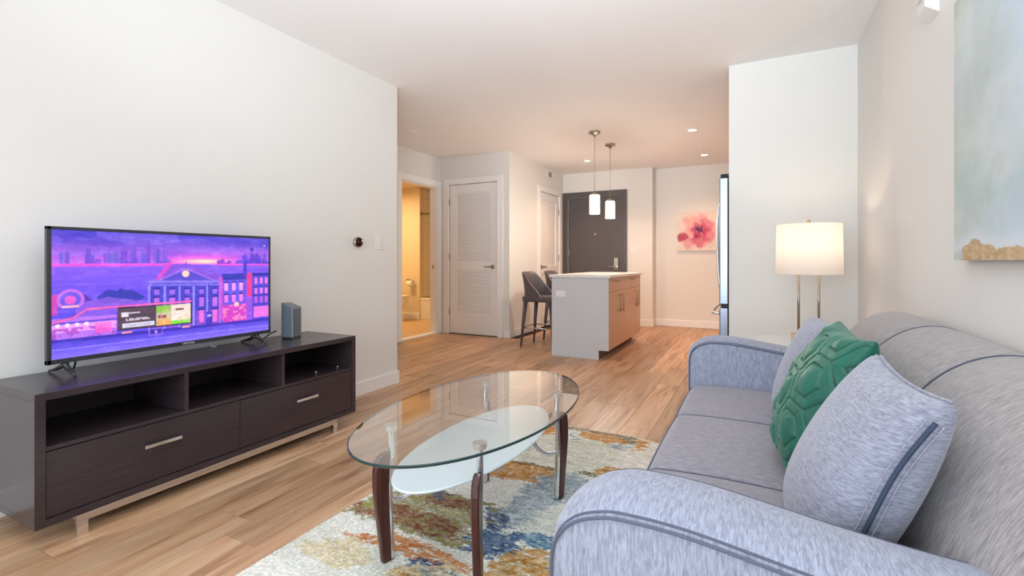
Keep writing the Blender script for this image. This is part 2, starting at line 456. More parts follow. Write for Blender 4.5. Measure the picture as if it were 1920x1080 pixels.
def lever(parent, x, y, z, face, m=M_nickel, flip=1, L=0.115):
    """lever handle; face 'y' (door faces -y) or 'x' (door faces +x)"""
    if face == 'y':
        v1 = lathe_vf(x, z, [(0.030, y), (0.030, y-0.008), (0.012, y-0.012), (0.012, y-0.05)], 20, 'y')
        v2 = tube_vf([(x, y-0.05, z), (x+flip*0.03, y-0.055, z+0.002), (x+flip*L, y-0.05, z)], [0.011, 0.0095, 0.008], 10)
    else:
        v1 = lathe_vf(y, z, [(0.030, x), (0.030, x+0.008), (0.012, x+0.012), (0.012, x+0.05)], 20, 'x')
        v2 = tube_vf([(x+0.05, y, z), (x+0.055, y+flip*0.03, z+0.002), (x+0.05, y+flip*L, z)], [0.011, 0.0095, 0.008], 10)
    V, F = merge([v1, v2])
    o = mk('handle', V, F, m, parent, True); sharp(o); return o

def hinge(parent, bx, m=M_nickel): return box('hinge', *bx, m, parent, 0.002)

# door_1: louvered closet door
dx0, dx1, dz0, dz1 = -4.063, -3.257, 0.010, 2.180
dy0, dy1 = 5.935, 5.972
d1 = struct(boxes('door_1', [(dx0, -3.940, dy0, dy1, dz0, dz1), (-3.380, dx1, dy0, dy1, dz0, dz1), (-3.940, -3.380, dy0, dy1, 2.055, dz1),
                             (-3.940, -3.380, dy0, dy1, 0.93, 1.055), (-3.940, -3.380, dy0, dy1, dz0, 0.30)], M_door, None, 0.004))
def slat_mesh(z):
    v = []
    for x in (-3.942, -3.378):
        for (yy, zz) in ((dy0+0.002, z+0.002), (dy0+0.005, z-0.005), (dy0+0.024, z+0.029), (dy0+0.020, z+0.034)):
            v.append((x, yy, zz))
    f = [(0, 1, 2, 3), (4, 5, 6, 7), (0, 1, 5, 4), (1, 2, 6, 5), (2, 3, 7, 6), (3, 0, 4, 7)]
    return v, f
sl0 = None
for za, zb in ((0.292, 0.934), (1.047, 2.062)):
    n = int((zb-za)/0.0262)
    for k in range(n):
        z = za+0.004+(zb-za-0.034)/(n-1)*k
        if sl0 is None:
            sl0 = mk('slat', *slat_mesh(z), M_door, d1, origin=(-3.66, dy0, z))
        else:
            o = sl0.copy(); C.objects.link(o); o.location = Vector((-3.66, dy0, z))-ORG['door_1']
lever(d1, -3.335, dy0, 0.985, 'y', flip=-1)
for z in (0.32, 1.12, 1.93): hinge(d1, (dx0-0.012, dx0+0.004, dy0-0.014, dy0+0.001, z-0.05, z+0.05))
sbox('wall_closet_inside', -4.22, -3.19, 6.2, 6.24, 0, H)
# door_2: hall closet, panel door on x = -3.07
d2 = struct(boxes('door_2', [(-3.115, -3.078, 6.972, 7.085, 0.01, 2.168), (-3.115, -3.078, 7.68, 7.793, 0.01, 2.168), (-3.115, -3.078, 7.085, 7.68, 2.05, 2.168),
                             (-3.115, -3.078, 7.085, 7.68, 0.86, 0.98), (-3.115, -3.078, 7.085, 7.68, 0.01, 0.23)], M_door, None, 0.004))
box('door_panel', -3.110, -3.092, 7.08, 7.685, 0.975, 2.055, M_door, d2, 0.004)
box('door_panel', -3.110, -3.092, 7.08, 7.685, 0.225, 0.865, M_door, d2, 0.004)
lever(d2, -3.078, 7.045, 0.975, 'x', flip=1)
for z in (0.32, 1.12, 1.90): hinge(d2, (-3.079, -3.062, 7.79, 7.806, z-0.05, z+0.05))
# door_3: entry door
d3 = sbox('door_3', -2.978, -2.032, 8.03, 8.075, 0.01, 2.16, mat=M_entry, bev=0.003)
for z in (0.9, 1.20, 2.0): hinge(d3, (-2.988, -2.966, 8.012, 8.031, z-0.06, z+0.06))
lathe('peephole', -2.50, 1.53, [(0.016, 8.03), (0.016, 8.024), (0.009, 8.022)], M_nickel, d3, 20, 'y')
box('lock_plate', -2.165, -2.095, 8.005, 8.031, 0.92, 1.12, mat('lock_nickel', (214, 208, 198), 0.3, 1.0, bump=(60, 0.02)), d3, 0.008)
lever(d3, -2.13, 8.008, 0.965, 'y', flip=-1, L=0.13)

sbox('light_stop_entry', -3.07, -1.9, 8.09, 8.32, 0, 2.3)  # added panel right behind the door, keeps sky light out of its gaps
sbox('light_stop_closet', -3.30, -3.20, 6.8, 8.1, 0, H)  # added unseen sheet that blocks sky light around the hall closet door
# bathroom shell
struct(boxes('wall_bath_inner', [(-6.7, -5.52, 7.1, 7.2, 0, 2.45), (-6.8, -6.7, 4.2, 7.2, 0, 2.45), (-6.8, -4.34, 4.1, 4.2, 0, 2.45)], M_bathwall))
sbox('ceiling_bath', -6.8, -4.34, 4.1, 8.0, 2.42, 2.55, mat=M_bathwall)
bf = sbox('floor_bath', -6.8, -4.34, 4.1, 8.0, -0.14, -0.004, mat=M_bathwall)
for ix in range(8):
    for iy in range(10):
        xx, yy = -6.8+ix*0.3075, 4.1+iy*0.30
        box('tile', xx+0.002, xx+0.3055, yy+0.002, yy+0.298, -0.004, 0.004, M_bathtile, bf, 0.0015, 1)
tw = struct(boxes('wall_tub', [(-5.52, -4.22, 7.85, 7.95, 0.0, 2.42), (-5.62, -5.52, 7.2, 7.95, 0, 2.42)], M_bathwall))
for iy in range(2):
    for iz in range(13):
        box('tile', -5.521, -5.508, 7.205+iy*0.315, 7.205+iy*0.315+0.312, 0.40+iz*0.152, 0.40+iz*0.152+0.149, M_tile, tw, 0.002, 1)
sbox('wall_tub_side', -4.34, -4.22, 6.06, 7.85, 0, 2.42, mat=M_bathwall)
for ix in range(4):
    for iz in range(13):
        x0 = -5.50+ix*0.29
        box('tile', x0+0.002, x0+0.288, 7.838, 7.851, 0.40+iz*0.152, 0.40+iz*0.152+0.149, M_tile, tw, 0.002, 1)
bb('baseboard_bath', -6.7, -5.52, 7.1-BT, 7.1)
tub = thing('bathtub', 'white bathtub in the tiled alcove behind the open bathroom doorway', 'bathtub', (-4.93, 7.45, 0))
box('apron', -5.515, -4.345, 7.105, 7.14, 0, 0.37, M_porc, tub, 0.01)
bm = bmesh.new()
for b_ in [(-5.515, -4.345, 7.10, 7.19, 0.34, 0.39), (-5.515, -4.345, 7.75, 7.835, 0.34, 0.39), (-5.515, -5.42, 7.19, 7.75, 0.34, 0.39), (-4.44, -4.345, 7.19, 7.75, 0.34, 0.39)]: add_box(bm, *b_, bev=0.012)
frm('rim', bm, M_porc, tub)
box('basin', -5.43, -4.43, 7.18, 7.76, 0.02, 0.10, M_porc, tub, 0.02)
rod = thing('shower_rod', 'metal shower curtain rod across the tub alcove in the bathroom', 'rod', (-4.93, 7.13, 1.93))
tube('rod', [(-5.512, 7.13, 1.93), (-4.348, 7.13, 1.93)], 0.013, M_nickel, rod, 12)
lathe('flange', 7.13, 1.93, [(0.032, -5.519), (0.032, -5.511), (0.018, -5.50)], M_nickel, rod, 20, 'x')

# toilet (facing +x)
to = thing('toilet', 'white toilet seen through the bathroom doorway, beside the paper holder', 'toilet', (-6.05, 6.72, 0.004))
def oval(cx, cy, a, b, z, n=28, egg=0.0):
    return [(cx+a*math.cos(t)*(1+egg*math.cos(t)), cy+b*math.sin(t), z) for t in [2*math.pi*i/n for i in range(n)]]
def loft(rings):
    n = len(rings[0]); V = [p for r in rings for p in r]; F = []
    for j in range(len(rings)-1):
        for i in range(n):
            k = (i+1) % n; F.append((j*n+i, j*n+k, (j+1)*n+k, (j+1)*n+i))
    F.append(tuple(range(n))); F.append(tuple((len(rings)-1)*n+i for i in range(n)))
    return V, F
TX, TY = -5.78, 6.72
V, F = loft([oval(TX-0.08, TY, 0.27, 0.12, 0.004), oval(TX-0.08, TY, 0.26, 0.115, 0.09), oval(TX-0.07, TY, 0.22, 0.105, 0.2), oval(TX, TY, 0.25, 0.16, 0.30), oval(TX, TY, 0.275, 0.185, 0.40), oval(TX, TY, 0.27, 0.18, 0.42)])
o = mk('bowl', V, F, M_porc, to, True); sharp(o, 50)
V, F = loft([oval(TX, TY, 0.28, 0.19, 0.422), oval(TX, TY, 0.285, 0.195, 0.435), oval(TX, TY, 0.28, 0.19, 0.455), oval(TX, TY, 0.24, 0.16, 0.462)])
o = mk('lid', V, F, M_porc, to, True); sharp(o, 50)
box('tank', -6.32, -6.13, 6.53, 6.91, 0.42, 0.80, M_porc, to, 0.02)
box('tank_lid', -6.33, -6.12, 6.52, 6.92, 0.80, 0.83, M_porc, to, 0.01)
tp = thing('toilet_paper_holder', 'toilet paper roll on a metal wall holder above the toilet', 'paper holder', (-5.68, 7.04, 0.64))
tube('bracket', [(-5.78, 7.098, 0.72), (-5.78, 7.04, 0.72), (-5.66, 7.04, 0.72), (-5.60, 7.04, 0.70)], 0.009, M_nickel, tp, 8)
lathe('paper_roll', 7.035, 0.655, [(0.055, -5.74), (0.055, -5.63)], M_porc, tp, 24, 'x')

# ------------------------------------------------------------------ rug (value noise helpers)
def vnoise(X, Y, seed=0):
    r = np.random.RandomState(seed); T = r.rand(257, 257)
    xi = np.floor(X).astype(int); yi = np.floor(Y).astype(int); fx = X-xi; fy = Y-yi
    fx = fx*fx*(3-2*fx); fy = fy*fy*(3-2*fy)
    g = lambda a, b: T[a % 256, b % 256]
    return (g(xi, yi)*(1-fx)+g(xi+1, yi)*fx)*(1-fy)+(g(xi, yi+1)*(1-fx)+g(xi+1, yi+1)*fx)*fy
def fbm(X, Y, seed=0, o=4):
    s = 0; a = 0.5; t = 0
    for k in range(o): s = s+a*vnoise(X*2**k, Y*2**k, seed+k); t += a; a *= 0.55
    return s/t
def inpoly(X, Y, poly):
    c = np.zeros(X.shape, bool); n = len(poly)
    for i in range(n):
        x1, y1 = poly[i]; x2, y2 = poly[(i+1) % n]
        if y1 == y2: continue
        c ^= ((y1 > Y) != (y2 > Y)) & (X < (x2-x1)*(Y-y1)/(y2-y1)+x1)
    return c
def lin_np(A):
    A = A/255.0
    return np.where(A <= 0.04045, A/12.92, ((A+0.055)/1.055)**2.4)

def grid_mesh(name, pos, col, m, parent=None, smooth=True, origin=None, extra=None):
    """pos (h, w, 3) world, col (h, w, 3) sRGB 0..255 per vertex"""
    h, w, _ = pos.shape
    V = pos.reshape(-1, 3)
    idx = np.arange(h*w).reshape(h, w)
    F = np.stack([idx[:-1, :-1], idx[:-1, 1:], idx[1:, 1:], idx[1:, :-1]], -1).reshape(-1, 4)
    if parent is not None: og = np.array(org(parent)); at = (0, 0, 0)
    else: og = np.array(origin if origin is not None else V.mean(0)); at = og
    me = bpy.data.meshes.new(name)
    me.vertices.add(len(V)); me.vertices.foreach_set('co', (V-og).astype(np.float32).ravel())
    me.loops.add(F.size); me.loops.foreach_set('vertex_index', F.astype(np.int32).ravel())
    me.polygons.add(len(F)); me.polygons.foreach_set('loop_start', np.arange(0, F.size, 4, dtype=np.int32)); me.polygons.foreach_set('loop_total', np.full(len(F), 4, np.int32))
    me.update(calc_edges=True)
    if smooth: me.polygons.foreach_set('use_smooth', np.ones(len(F), bool))
    a = me.color_attributes.new('Col', 'FLOAT_COLOR', 'POINT')
    cc = np.ones((len(V), 4), np.float32); cc[:, :3] = lin_np(np.clip(col, 0, 255).reshape(-1, 3))
    a.data.foreach_set('color', cc.ravel())
    me.materials.append(m)
    o = bpy.data.objects.new(name, me); C.objects.link(o); o.location = at
    if parent is not None: o.parent = parent
    ORG[o.name] = Vector(og)
    return o

PAL = dict(pale=(214, 216, 204), cream2=(206, 203, 184), olive=(118, 112, 88), orange=(196, 124, 52), slate=(134, 152, 166), white=(240, 228, 212), ochre=(186, 124, 52),
           paleblue=(192, 204, 208), navy=(52, 82, 124), blue=(76, 118, 152), olive2=(142, 130, 98), rust=(128, 78, 58), slate2=(96, 104, 126), red=(136, 66, 52),
           greenyel=(160, 160, 88), paleol=(186, 182, 140), navy2=(72, 92, 124), ochre2=(172, 124, 58), teal=(96, 140, 160), tintyel=(216, 200, 158), oran2=(196, 116, 56))
RUG = [
('pale',[(-1.17,2.29),(-1.17,2.64),(-0.96,2.68),(-0.72,2.74),(-0.51,2.91),(-0.48,2.45),(-0.64,2.28),(-0.87,2.23),(-0.9,2.29)]),
('cream2',[(-1.17,2.32),(-1.2,2.68),(-0.93,2.73),(-0.68,2.76),(-0.67,2.46),(-0.84,2.34)]),
('olive',[(-1.6,2.80),(-1.57,2.93),(-0.64,2.94),(-0.64,2.8),(-0.71,2.78),(-0.76,2.88),(-1.0,2.87),(-1.2,2.84)]),
('orange',[(-1.01,2.88),(-0.76,2.88),(-0.69,2.79),(-0.78,2.74),(-0.94,2.77)]),
('orange',[(-1.55,2.62),(-1.5,2.80),(-1.15,2.88),(-1.09,2.75),(-1.14,2.69)]),
('slate',[(-1.03,2.84),(-0.93,2.73),(-0.98,2.69)]),
('white',[(-0.66,2.72),(-0.65,2.92),(-0.2,2.94),(-0.2,2.53),(-0.67,2.47)]),
('orange',[(-0.65,2.88),(-0.57,2.89),(-0.57,2.72),(-0.63,2.7)]),
('orange',[(-0.6,2.92),(-0.51,2.93),(-0.54,2.87)]),
('slate',[(-0.77,2.71),(-0.68,2.77),(-0.67,2.68),(-0.73,2.69)]),
('ochre',[(-1.45,2.29),(-1.17,2.29),(-0.9,2.29),(-0.85,2.19),(-0.96,2.18),(-0.95,2.1),(-1.08,2.08),(-1.3,2.05)]),
('olive',[(-1.18,2.29),(-0.9,2.3),(-0.89,2.27),(-1.16,2.25)]),
('ochre',[(-0.74,2.36),(-0.69,2.43),(-0.55,2.48),(-0.4,2.44),(-0.4,2.34),(-0.67,2.3),(-0.72,2.32)]),
('olive',[(-0.83,2.3),(-0.75,2.33),(-0.69,2.31),(-0.68,2.41),(-0.67,2.39),(-0.67,2.27),(-0.73,2.27)]),
('slate',[(-0.96,2.18),(-0.82,2.29),(-0.73,2.23),(-0.68,2.04),(-0.8,1.94),(-0.85,1.72),(-0.93,1.64),(-0.98,1.7),(-0.97,1.93)]),
('paleblue',[(-0.78,1.99),(-0.9,2.05),(-0.94,1.91),(-0.9,1.75),(-0.83,1.8)]),
('pale',[(-0.82,1.72),(-0.84,1.83),(-0.77,1.96),(-0.68,2.02),(-0.4,2.0),(-0.4,1.75),(-0.67,1.72)]),
('navy',[(-0.95,1.64),(-0.8,1.68),(-0.79,1.56),(-0.87,1.49),(-0.98,1.49),(-0.99,1.57)]),
('blue',[(-0.82,1.71),(-0.66,1.73),(-0.5,1.7),(-0.64,1.64),(-0.74,1.63),(-0.81,1.64)]),
('olive2',[(-1.57,1.61),(-1.45,1.77),(-1.34,1.83),(-1.12,1.81),(-1.04,1.74),(-0.99,1.6),(-1.01,1.49),(-1.11,1.48),(-1.3,1.49),(-1.57,1.51)]),
('rust',[(-1.4,1.78),(-1.32,1.82),(-1.11,1.82),(-1.08,1.75),(-1.16,1.72),(-1.31,1.72)]),
('slate2',[(-1.37,1.79),(-1.29,1.83),(-1.21,1.81),(-1.28,1.75)]),
('rust',[(-1.43,1.64),(-1.27,1.66),(-1.07,1.63),(-1.03,1.54),(-1.11,1.5),(-1.33,1.52)]),
('red',[(-1.56,1.52),(-1.57,1.6),(-1.51,1.57),(-1.51,1.51)]),
('red',[(-1.5,1.53),(-1.47,1.57),(-1.43,1.53),(-1.47,1.51)]),
('greenyel',[(-1.56,1.61),(-1.54,1.66),(-1.45,1.59),(-1.5,1.55)]),
('paleol',[(-1.23,1.7),(-1.12,1.72),(-1.05,1.69),(-1.02,1.62),(-1.12,1.65)]),
('navy2',[(-1.05,1.81),(-0.93,1.79),(-0.9,1.66),(-0.96,1.64)]),
('oran2',[(-1.46,1.37),(-1.34,1.41),(-1.27,1.46),(-1.11,1.46),(-0.98,1.45),(-0.87,1.42),(-0.85,1.38),(-0.9,1.38),(-1.03,1.37),(-1.21,1.38),(-1.31,1.36)]),
('navy',[(-1.11,1.36),(-1.01,1.4),(-0.93,1.38),(-0.9,1.34),(-1.01,1.28),(-1.07,1.32)]),
('ochre2',[(-0.79,1.6),(-0.64,1.64),(-0.3,1.66),(-0.25,1.3),(-0.78,1.25),(-0.85,1.48)]),
('ochre2',[(-1.13,1.28),(-1.01,1.33),(-1.0,1.29),(-1.1,1.23)]),
('teal',[(-0.65,1.57),(-0.63,1.61),(-0.6,1.54),(-0.62,1.52)]),
('tintyel',[(-1.54,1.26),(-1.37,1.38),(-1.22,1.3),(-1.26,1.2),(-1.43,1.2)]),
('tintyel',[(-1.12,1.28),(-0.97,1.43),(-0.9,1.36),(-1.1,1.26)]),
('slate',[(-1.5,2.0),(-1.2,2.05),(-1.18,2.2),(-1.5,2.18)]),
('oran2',[(-1.4,1.0),(-1.0,1.1),(-0.6,1.05),(-0.7,0.95),(-1.3,0.9)]),
('navy',[(-0.9,1.2),(-0.5,1.22),(-0.45,1.1),(-0.85,1.08)]),
('blue',[(-1.5,0.8),(-1.1,0.85),(-1.0,0.62),(-1.45,0.6)]),
('rust',[(-0.8,0.9),(-0.3,0.95),(-0.3,0.6),(-0.8,0.6)]),
]
RX0, RX1, RY0, RY1 = -1.572, -0.05, 0.48, 2.915
nx, ny = 330, 520
X, Y = np.meshgrid(np.linspace(RX0, RX1, nx), np.linspace(RY0, RY1, ny))
streak = (fbm(X*9, Y*60, 3)-0.5)*0.07
wx = X+(fbm(X*14, Y*34, 21)-0.5)*0.10+streak; wy = Y+(fbm(X*20, Y*20, 31)-0.5)*0.045
base = np.array([228, 229, 220.])+(fbm(X*5, Y*9, 5)-0.5)[..., None]*np.array([40, 36, 40.])
col = base.copy()
for k, (n, poly) in enumerate(RUG):
    jx = (vnoise(X*90, Y*220, 60+k)-0.5)*0.035; jy = (vnoise(X*160, Y*160, 90+k)-0.5)*0.025
    msk = inpoly(wx+jx, wy+jy, poly)
    wear = fbm(X*30, Y*110, 40+k) > 0.70
    c = np.array(PAL[n], float)+(fbm(X*26, Y*60, 70+k)-0.5)[..., None]*70
    m2 = msk & ~wear
    al = np.clip(0.72+(fbm(X*60, Y*140, 120+k)-0.5)*1.3, 0.25, 1)[..., None]
    mixd = c*al+col*(1-al); col[m2] = mixd[m2]
olv = (fbm(X*24, Y*70, 77) > 0.63) & inpoly(wx, wy, [(-1.57, 1.48), (-1.57, 1.85), (-0.95, 1.85), (-0.95, 1.48)])
col[olv] = np.array((150, 146, 96.))
rr = np.random.RandomState(5)
col *= (0.86+0.24*rr.rand(*X.shape))[..., None]
Z = 0.0105+0.0035*rr.rand(*X.shape)
edge = np.minimum(np.minimum(X-RX0, RX1-X), np.minimum(Y-RY0, RY1-Y))
Z = np.where(edge < 0.002, 0.0005, Z)
M_rug = vcol_mat('rug_pile', 0.95, noise=(420, 0.16), bump=0.5, spec=0.1)
rug = grid_mesh('area_rug', np.stack([X, Y, Z], -1), col, M_rug, origin=((RX0+RX1)/2, (RY0+RY1)/2, 0), smooth=False)
tag(rug, 'abstract multicoloured rug in cream, orange, rust and blue under the glass coffee table', 'rug')

# ------------------------------------------------------------------ sofa
def inset_profile(P, d):
    """move closed profile inwards by d (P counter-clockwise or clockwise)"""
    n = len(P); out = []
    area = sum(P[i][0]*P[(i+1) % n][1]-P[(i+1) % n][0]*P[i][1] for i in range(n))
    sg = 1 if area > 0 else -1
    for i in range(n):
        a, b, c = np.array(P[i-1]), np.array(P[i]), np.array(P[(i+1) % n])
        t1 = (b-a)/max(1e-9, np.linalg.norm(b-a)); t2 = (c-b)/max(1e-9, np.linalg.norm(c-b))
        n1 = np.array([-t1[1], t1[0]])*sg; n2 = np.array([-t2[1], t2[0]])*sg
        nn = n1+n2; nn = nn/max(0.35, np.linalg.norm(nn)); 
        out.append(tuple(b+nn*d))
    return out
def extrude(name, P, y0, y1, r, m, parent, crown=0.0, seg=4, mid=9, crownf=None):
    """profile P (x,z) extruded along y with rounded ends (radius r) and a crowned middle"""
    rings = []
    ys = []
    for k in range(seg+1):
        a = math.pi/2*k/seg; ys.append((y0+r*(1-math.sin(a)) if False else y0+r*(1-math.cos(a)), r*(1-math.sin(a))))
    for k in range(1, mid): ys.append((y0+r+(y1-y0-2*r)*k/mid, 0))
    for k in range(seg+1):
        a = math.pi/2*(1-k/seg); ys.append((y1-r*(1-math.cos(a)), r*(1-math.sin(a))))
    for y, d in ys:
        t = (y-y0)/(y1-y0); cr = crown*math.sin(math.pi*min(1, max(0, t)))**0.7 if 0 < t < 1 else 0
        Q = inset_profile(P, d)
        ring = []
        for (x, z), (px_, pz_) in zip(Q, P):
            dx, dz = (crownf(px_, pz_) if crownf else (0, 1))
            ring.append((x+dx*cr, y, z+dz*cr))
        rings.append(ring)
    V, F = loft(rings)
    o = mk(name, V, F, m, parent, True); sharp(o, 60); return o

sofa = thing('sofa', 'grey three seat chenille sofa against the right wall below the abstract painting', 'sofa', (0.15, 1.77, 0.012))
arm_top = smoothline([(-0.312, 0.50), (-0.310, 0.575), (-0.298, 0.612), (-0.270, 0.640), (-0.231, 0.656), (-0.190, 0.662), (-0.098, 0.660), (0.018, 0.645), (0.129, 0.629), (0.25, 0.618), (0.42, 0.61), (0.50, 0.60)], 5)
arm_prof = [(-0.312, 0.075), (-0.312, 0.2), (-0.312, 0.35)]+arm_top+[(0.545, 0.58), (0.555, 0.53), (0.555, 0.3), (0.555, 0.075)]
def up_arm(x, z):
    if z < 0.45: return (-0.5, 0) if x < 0 else (0.0, 0)
    if x < -0.28: return (-0.7, 0.5)
    return (0, 1) if x < 0.5 else (0, 0.3)
for (y0, y1) in ((0.755, 0.95), (2.585, 2.785)):
    a = extrude('armrest', arm_prof, y0, y1, 0.014, M_sofa_arm, sofa, 0.024, 4, 10, up_arm)
    for yy in (y0-0.001, y1+0.001):
        line = [(x, yy, z) for x, z in arm_prof[:-3]]
        tube('piping', line, 0.0028, M_piping, a, 6)
        line2 = [(x, yy+(0.010 if yy < (y0+y1)/2 else -0.010), z+0.0045) for x, z in inset_profile(arm_prof, -0.001)[4:-5]]
        tube('piping', line2, 0.0022, M_piping, a, 5)
# back
bp_front = smoothline([(0.20, 0.34), (0.225, 0.45), (0.262, 0.56), (0.305, 0.67), (0.350, 0.752), (0.397, 0.804), (0.450, 0.838), (0.505, 0.853), (0.552, 0.850), (0.588, 0.832), (0.602, 0.79)], 5)
back_prof = bp_front+[(0.604, 0.6), (0.604, 0.35), (0.604, 0.10), (0.20, 0.10)]
def up_back(x, z):
    return (-0.75, 0.55) if (z > 0.36 and x < 0.56) else (0, 0)
for (y0, y1) in ((0.80, 1.495), (1.497, 2.048), (2.050, 2.578)):
    extrude('back_cushion', back_prof, y0, y1, 0.010, M_sofa_back, sofa, 0.014, 4, 10, up_back)
for y in (1.496, 2.049):
    tube('seam', [(x-0.0005, y, z+0.0005) for x, z in bp_front[6:]], 0.0018, M_piping, sofa, 6)
# outer back panels joining arms
for (y0, y1) in ((0.757, 0.953), (2.582, 2.783)):
    box('back_panel', 0.556, 0.604, y0, y1, 0.10, 0.66, M_sofa_back, sofa, 0.012, 3)
# seats
seat_prof = smoothline([(-0.270, 0.262), (-0.298, 0.275), (-0.306, 0.31), (-0.307, 0.37), (-0.304, 0.415), (-0.288, 0.440), (-0.255, 0.449), (-0.12, 0.455), (0.05, 0.452), (0.20, 0.442), (0.26, 0.43)], 5)+[(0.262, 0.36), (0.262, 0.262)]
def up_seat(x, z): return (0, 1) if z > 0.42 else ((-0.6, 0) if x < -0.28 else (0, 0))
for (y0, y1) in ((0.957, 1.487), (1.489, 2.058), (2.060, 2.580)):
    s_ = extrude('seat_cushion', seat_prof, y0, y1, 0.012, M_sofa_seat, sofa, 0.010, 4, 10, up_seat)
    tube('piping', [(-0.3015, y0+0.012+(y1-y0-0.024)*k/8, 0.428+0.006*math.sin(math.pi*k/8)) for k in range(9)], 0.0042, M_piping, s_, 6)
for y in (1.488, 2.059):
    tube('seam', [(x, y, z-0.002) for x, z in seat_prof[8:-3]], 0.0026, M_piping, sofa, 6)
box('base_frame', -0.296, 0.56, 0.953, 2.584, 0.09, 0.262, M_sofa_arm, sofa, 0.012, 3)
for (fx, fy) in ((-0.25, 0.82), (0.48, 0.82), (-0.25, 2.72), (0.48, 2.72)):
    zf = 0.0135 if fx < 0 and fy < 2.9 else 0.0
    lathe('foot', fx, fy, [(0.02, zf+0.001), (0.028, 0.05), (0.03, 0.08)], M_darkfoot, sofa, 20)

# ------------------------------------------------------------------ cushions
def cushion(name, label, c, ax_r, ax_u, W_, H_, T_, m, n=40, boxy=0.0, expo=0.42, disp=None, pinch=0.06, sag=0.0, corner=0.0):
    """c centre; ax_r, ax_u in-plane axes; normal = u x r points to the sofa front"""
    R_ = Vector(ax_r).normalized(); U_ = Vector(ax_u).normalized(); U_ = (U_-R_*U_.dot(R_)).normalized(); N_ = R_.cross(U_)
    root = thing(name, label, 'pillow', c)
    faces = {}
    t = np.linspace(-1, 1, n); t = np.sign(t)*np.abs(t)**0.85
    U, V = np.meshgrid(t, t)
    a = U*W_/2*(1-pinch*(1-V**2)*np.abs(U)**3); b = V*H_/2*(1-pinch*(1-U**2)*np.abs(V)**3)
    cut = (np.abs(U)*np.abs(V))**6*corner
    a = a*(1-cut); b = b*(1-cut)
    f = np.clip((1-U**2)*(1-V**2), 0, 1)**expo*(1-sag*V*0.35)
    VV, FF = [], []
    Ra, Ua, Na, ca = np.array(R_), np.array(U_), np.array(N_), np.array(c)
    for sgn in (1, -1):
        h = f*T_/2+boxy
        if disp is not None and sgn == 1: h = h+disp(a, b)*np.clip(f*2.2, 0, 1)
        p = ca+a[..., None]*Ra+b[..., None]*Ua+(sgn*h)[..., None]*Na
        idx = np.arange(n*n).reshape(n, n)+len(VV)
        VV += p.reshape(-1, 3).tolist()
        FF += np.stack([idx[:-1, :-1], idx[:-1, 1:], idx[1:, 1:], idx[1:, :-1]], -1).reshape(-1, 4).tolist()
        faces[sgn] = idx
    bd = lambda I: list(I[0, :])+list(I[1:, -1])+list(I[-1, -2::-1])+list(I[-2:0:-1, 0])
    A, B = bd(faces[1]), bd(faces[-1])
    for i in range(len(A)):
        j = (i+1) % len(A); FF.append([A[i], A[j], B[j], B[i]])
    bmv = bmesh.new(); vs = [bmv.verts.new(v) for v in VV]
    for q in FF: bmv.faces.new([vs[i] for i in q])
    o = frm('cover', bmv, m, root, True)
    if disp is not None:
        at_ = o.data.color_attributes.new('Col', 'FLOAT_COLOR', 'POINT'); cc = np.ones((2*n*n, 4), np.float32)
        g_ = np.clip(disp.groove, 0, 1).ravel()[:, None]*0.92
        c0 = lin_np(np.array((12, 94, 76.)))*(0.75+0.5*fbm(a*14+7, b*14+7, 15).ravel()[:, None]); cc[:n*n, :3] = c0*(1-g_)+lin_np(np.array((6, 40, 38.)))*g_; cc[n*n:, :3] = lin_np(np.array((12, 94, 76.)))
        at_.data.foreach_set('color', cc.ravel())
    edge = lambda u_, v_, off=0.0: Vector(ca+(u_*W_/2*(1-pinch*(1-v_*v_)*abs(u_)**3)*(1-corner*(abs(u_*v_))**6)+math.copysign(off, u_) * (abs(u_) == 1))*Ra+(v_*H_/2*(1-pinch*(1-u_*u_)*abs(v_)**3)*(1-corner*(abs(u_*v_))**6)+math.copysign(off, v_)*(abs(v_) == 1))*Ua)
    return root, edge, N_

def hexdisp(a, b):
    s = 0.074   # apothem
    def hexd(px_, py_):
        q = np.stack([px_, py_], -1)
        k = np.array([1.0, math.sqrt(3)]); 
        r_ = np.array([2*s, 2*s*math.sqrt(3)])
        def hd(u, v):
            u = (u+r_[0]/2) % r_[0]-r_[0]/2; v = (v+r_[1]/2) % r_[1]-r_[1]/2
            return u, v
        u1, v1 = hd(px_, py_); u2, v2 = hd(px_-s, py_-s*math.sqrt(3))
        use1 = (u1**2+v1**2) < (u2**2+v2**2)
        u = np.where(use1, u1, u2); v = np.where(use1, v1, v2)
        au, av = np.abs(u), np.abs(v)
        return np.maximum(au, au*0.5+av*math.sqrt(3)/2)
    d = hexd(b+0.02, a)        # 0 centre .. s border
    g = -0.007*np.exp(-((s-d)/0.0028)**2)-0.007*np.exp(-((0.62*s-d)/0.0028)**2)
    puff = 0.009*np.cos(np.clip(d/(0.6*s), 0, 1)*math.pi/2)
    wr = (fbm(a*22+9, b*30+4, 8)-0.5)*0.008
    hexdisp.groove = np.exp(-((s-d)/0.0017)**2)+np.exp(-((0.62*s-d)/0.0017)**2)
    return g+puff+wr

up1 = (0.17, 0.0, 0.36)
pn, en, Nn = cushion('throw_pillow', 'large plain grey throw pillow with dark zipper nearest the camera', (0.176, 1.215, 0.652), (0.03, -1, 0.0), up1, 0.44, 0.42, 0.155, M_pillow, 44, 0.008, 0.41, None, 0.075, 0.25, 0.0)
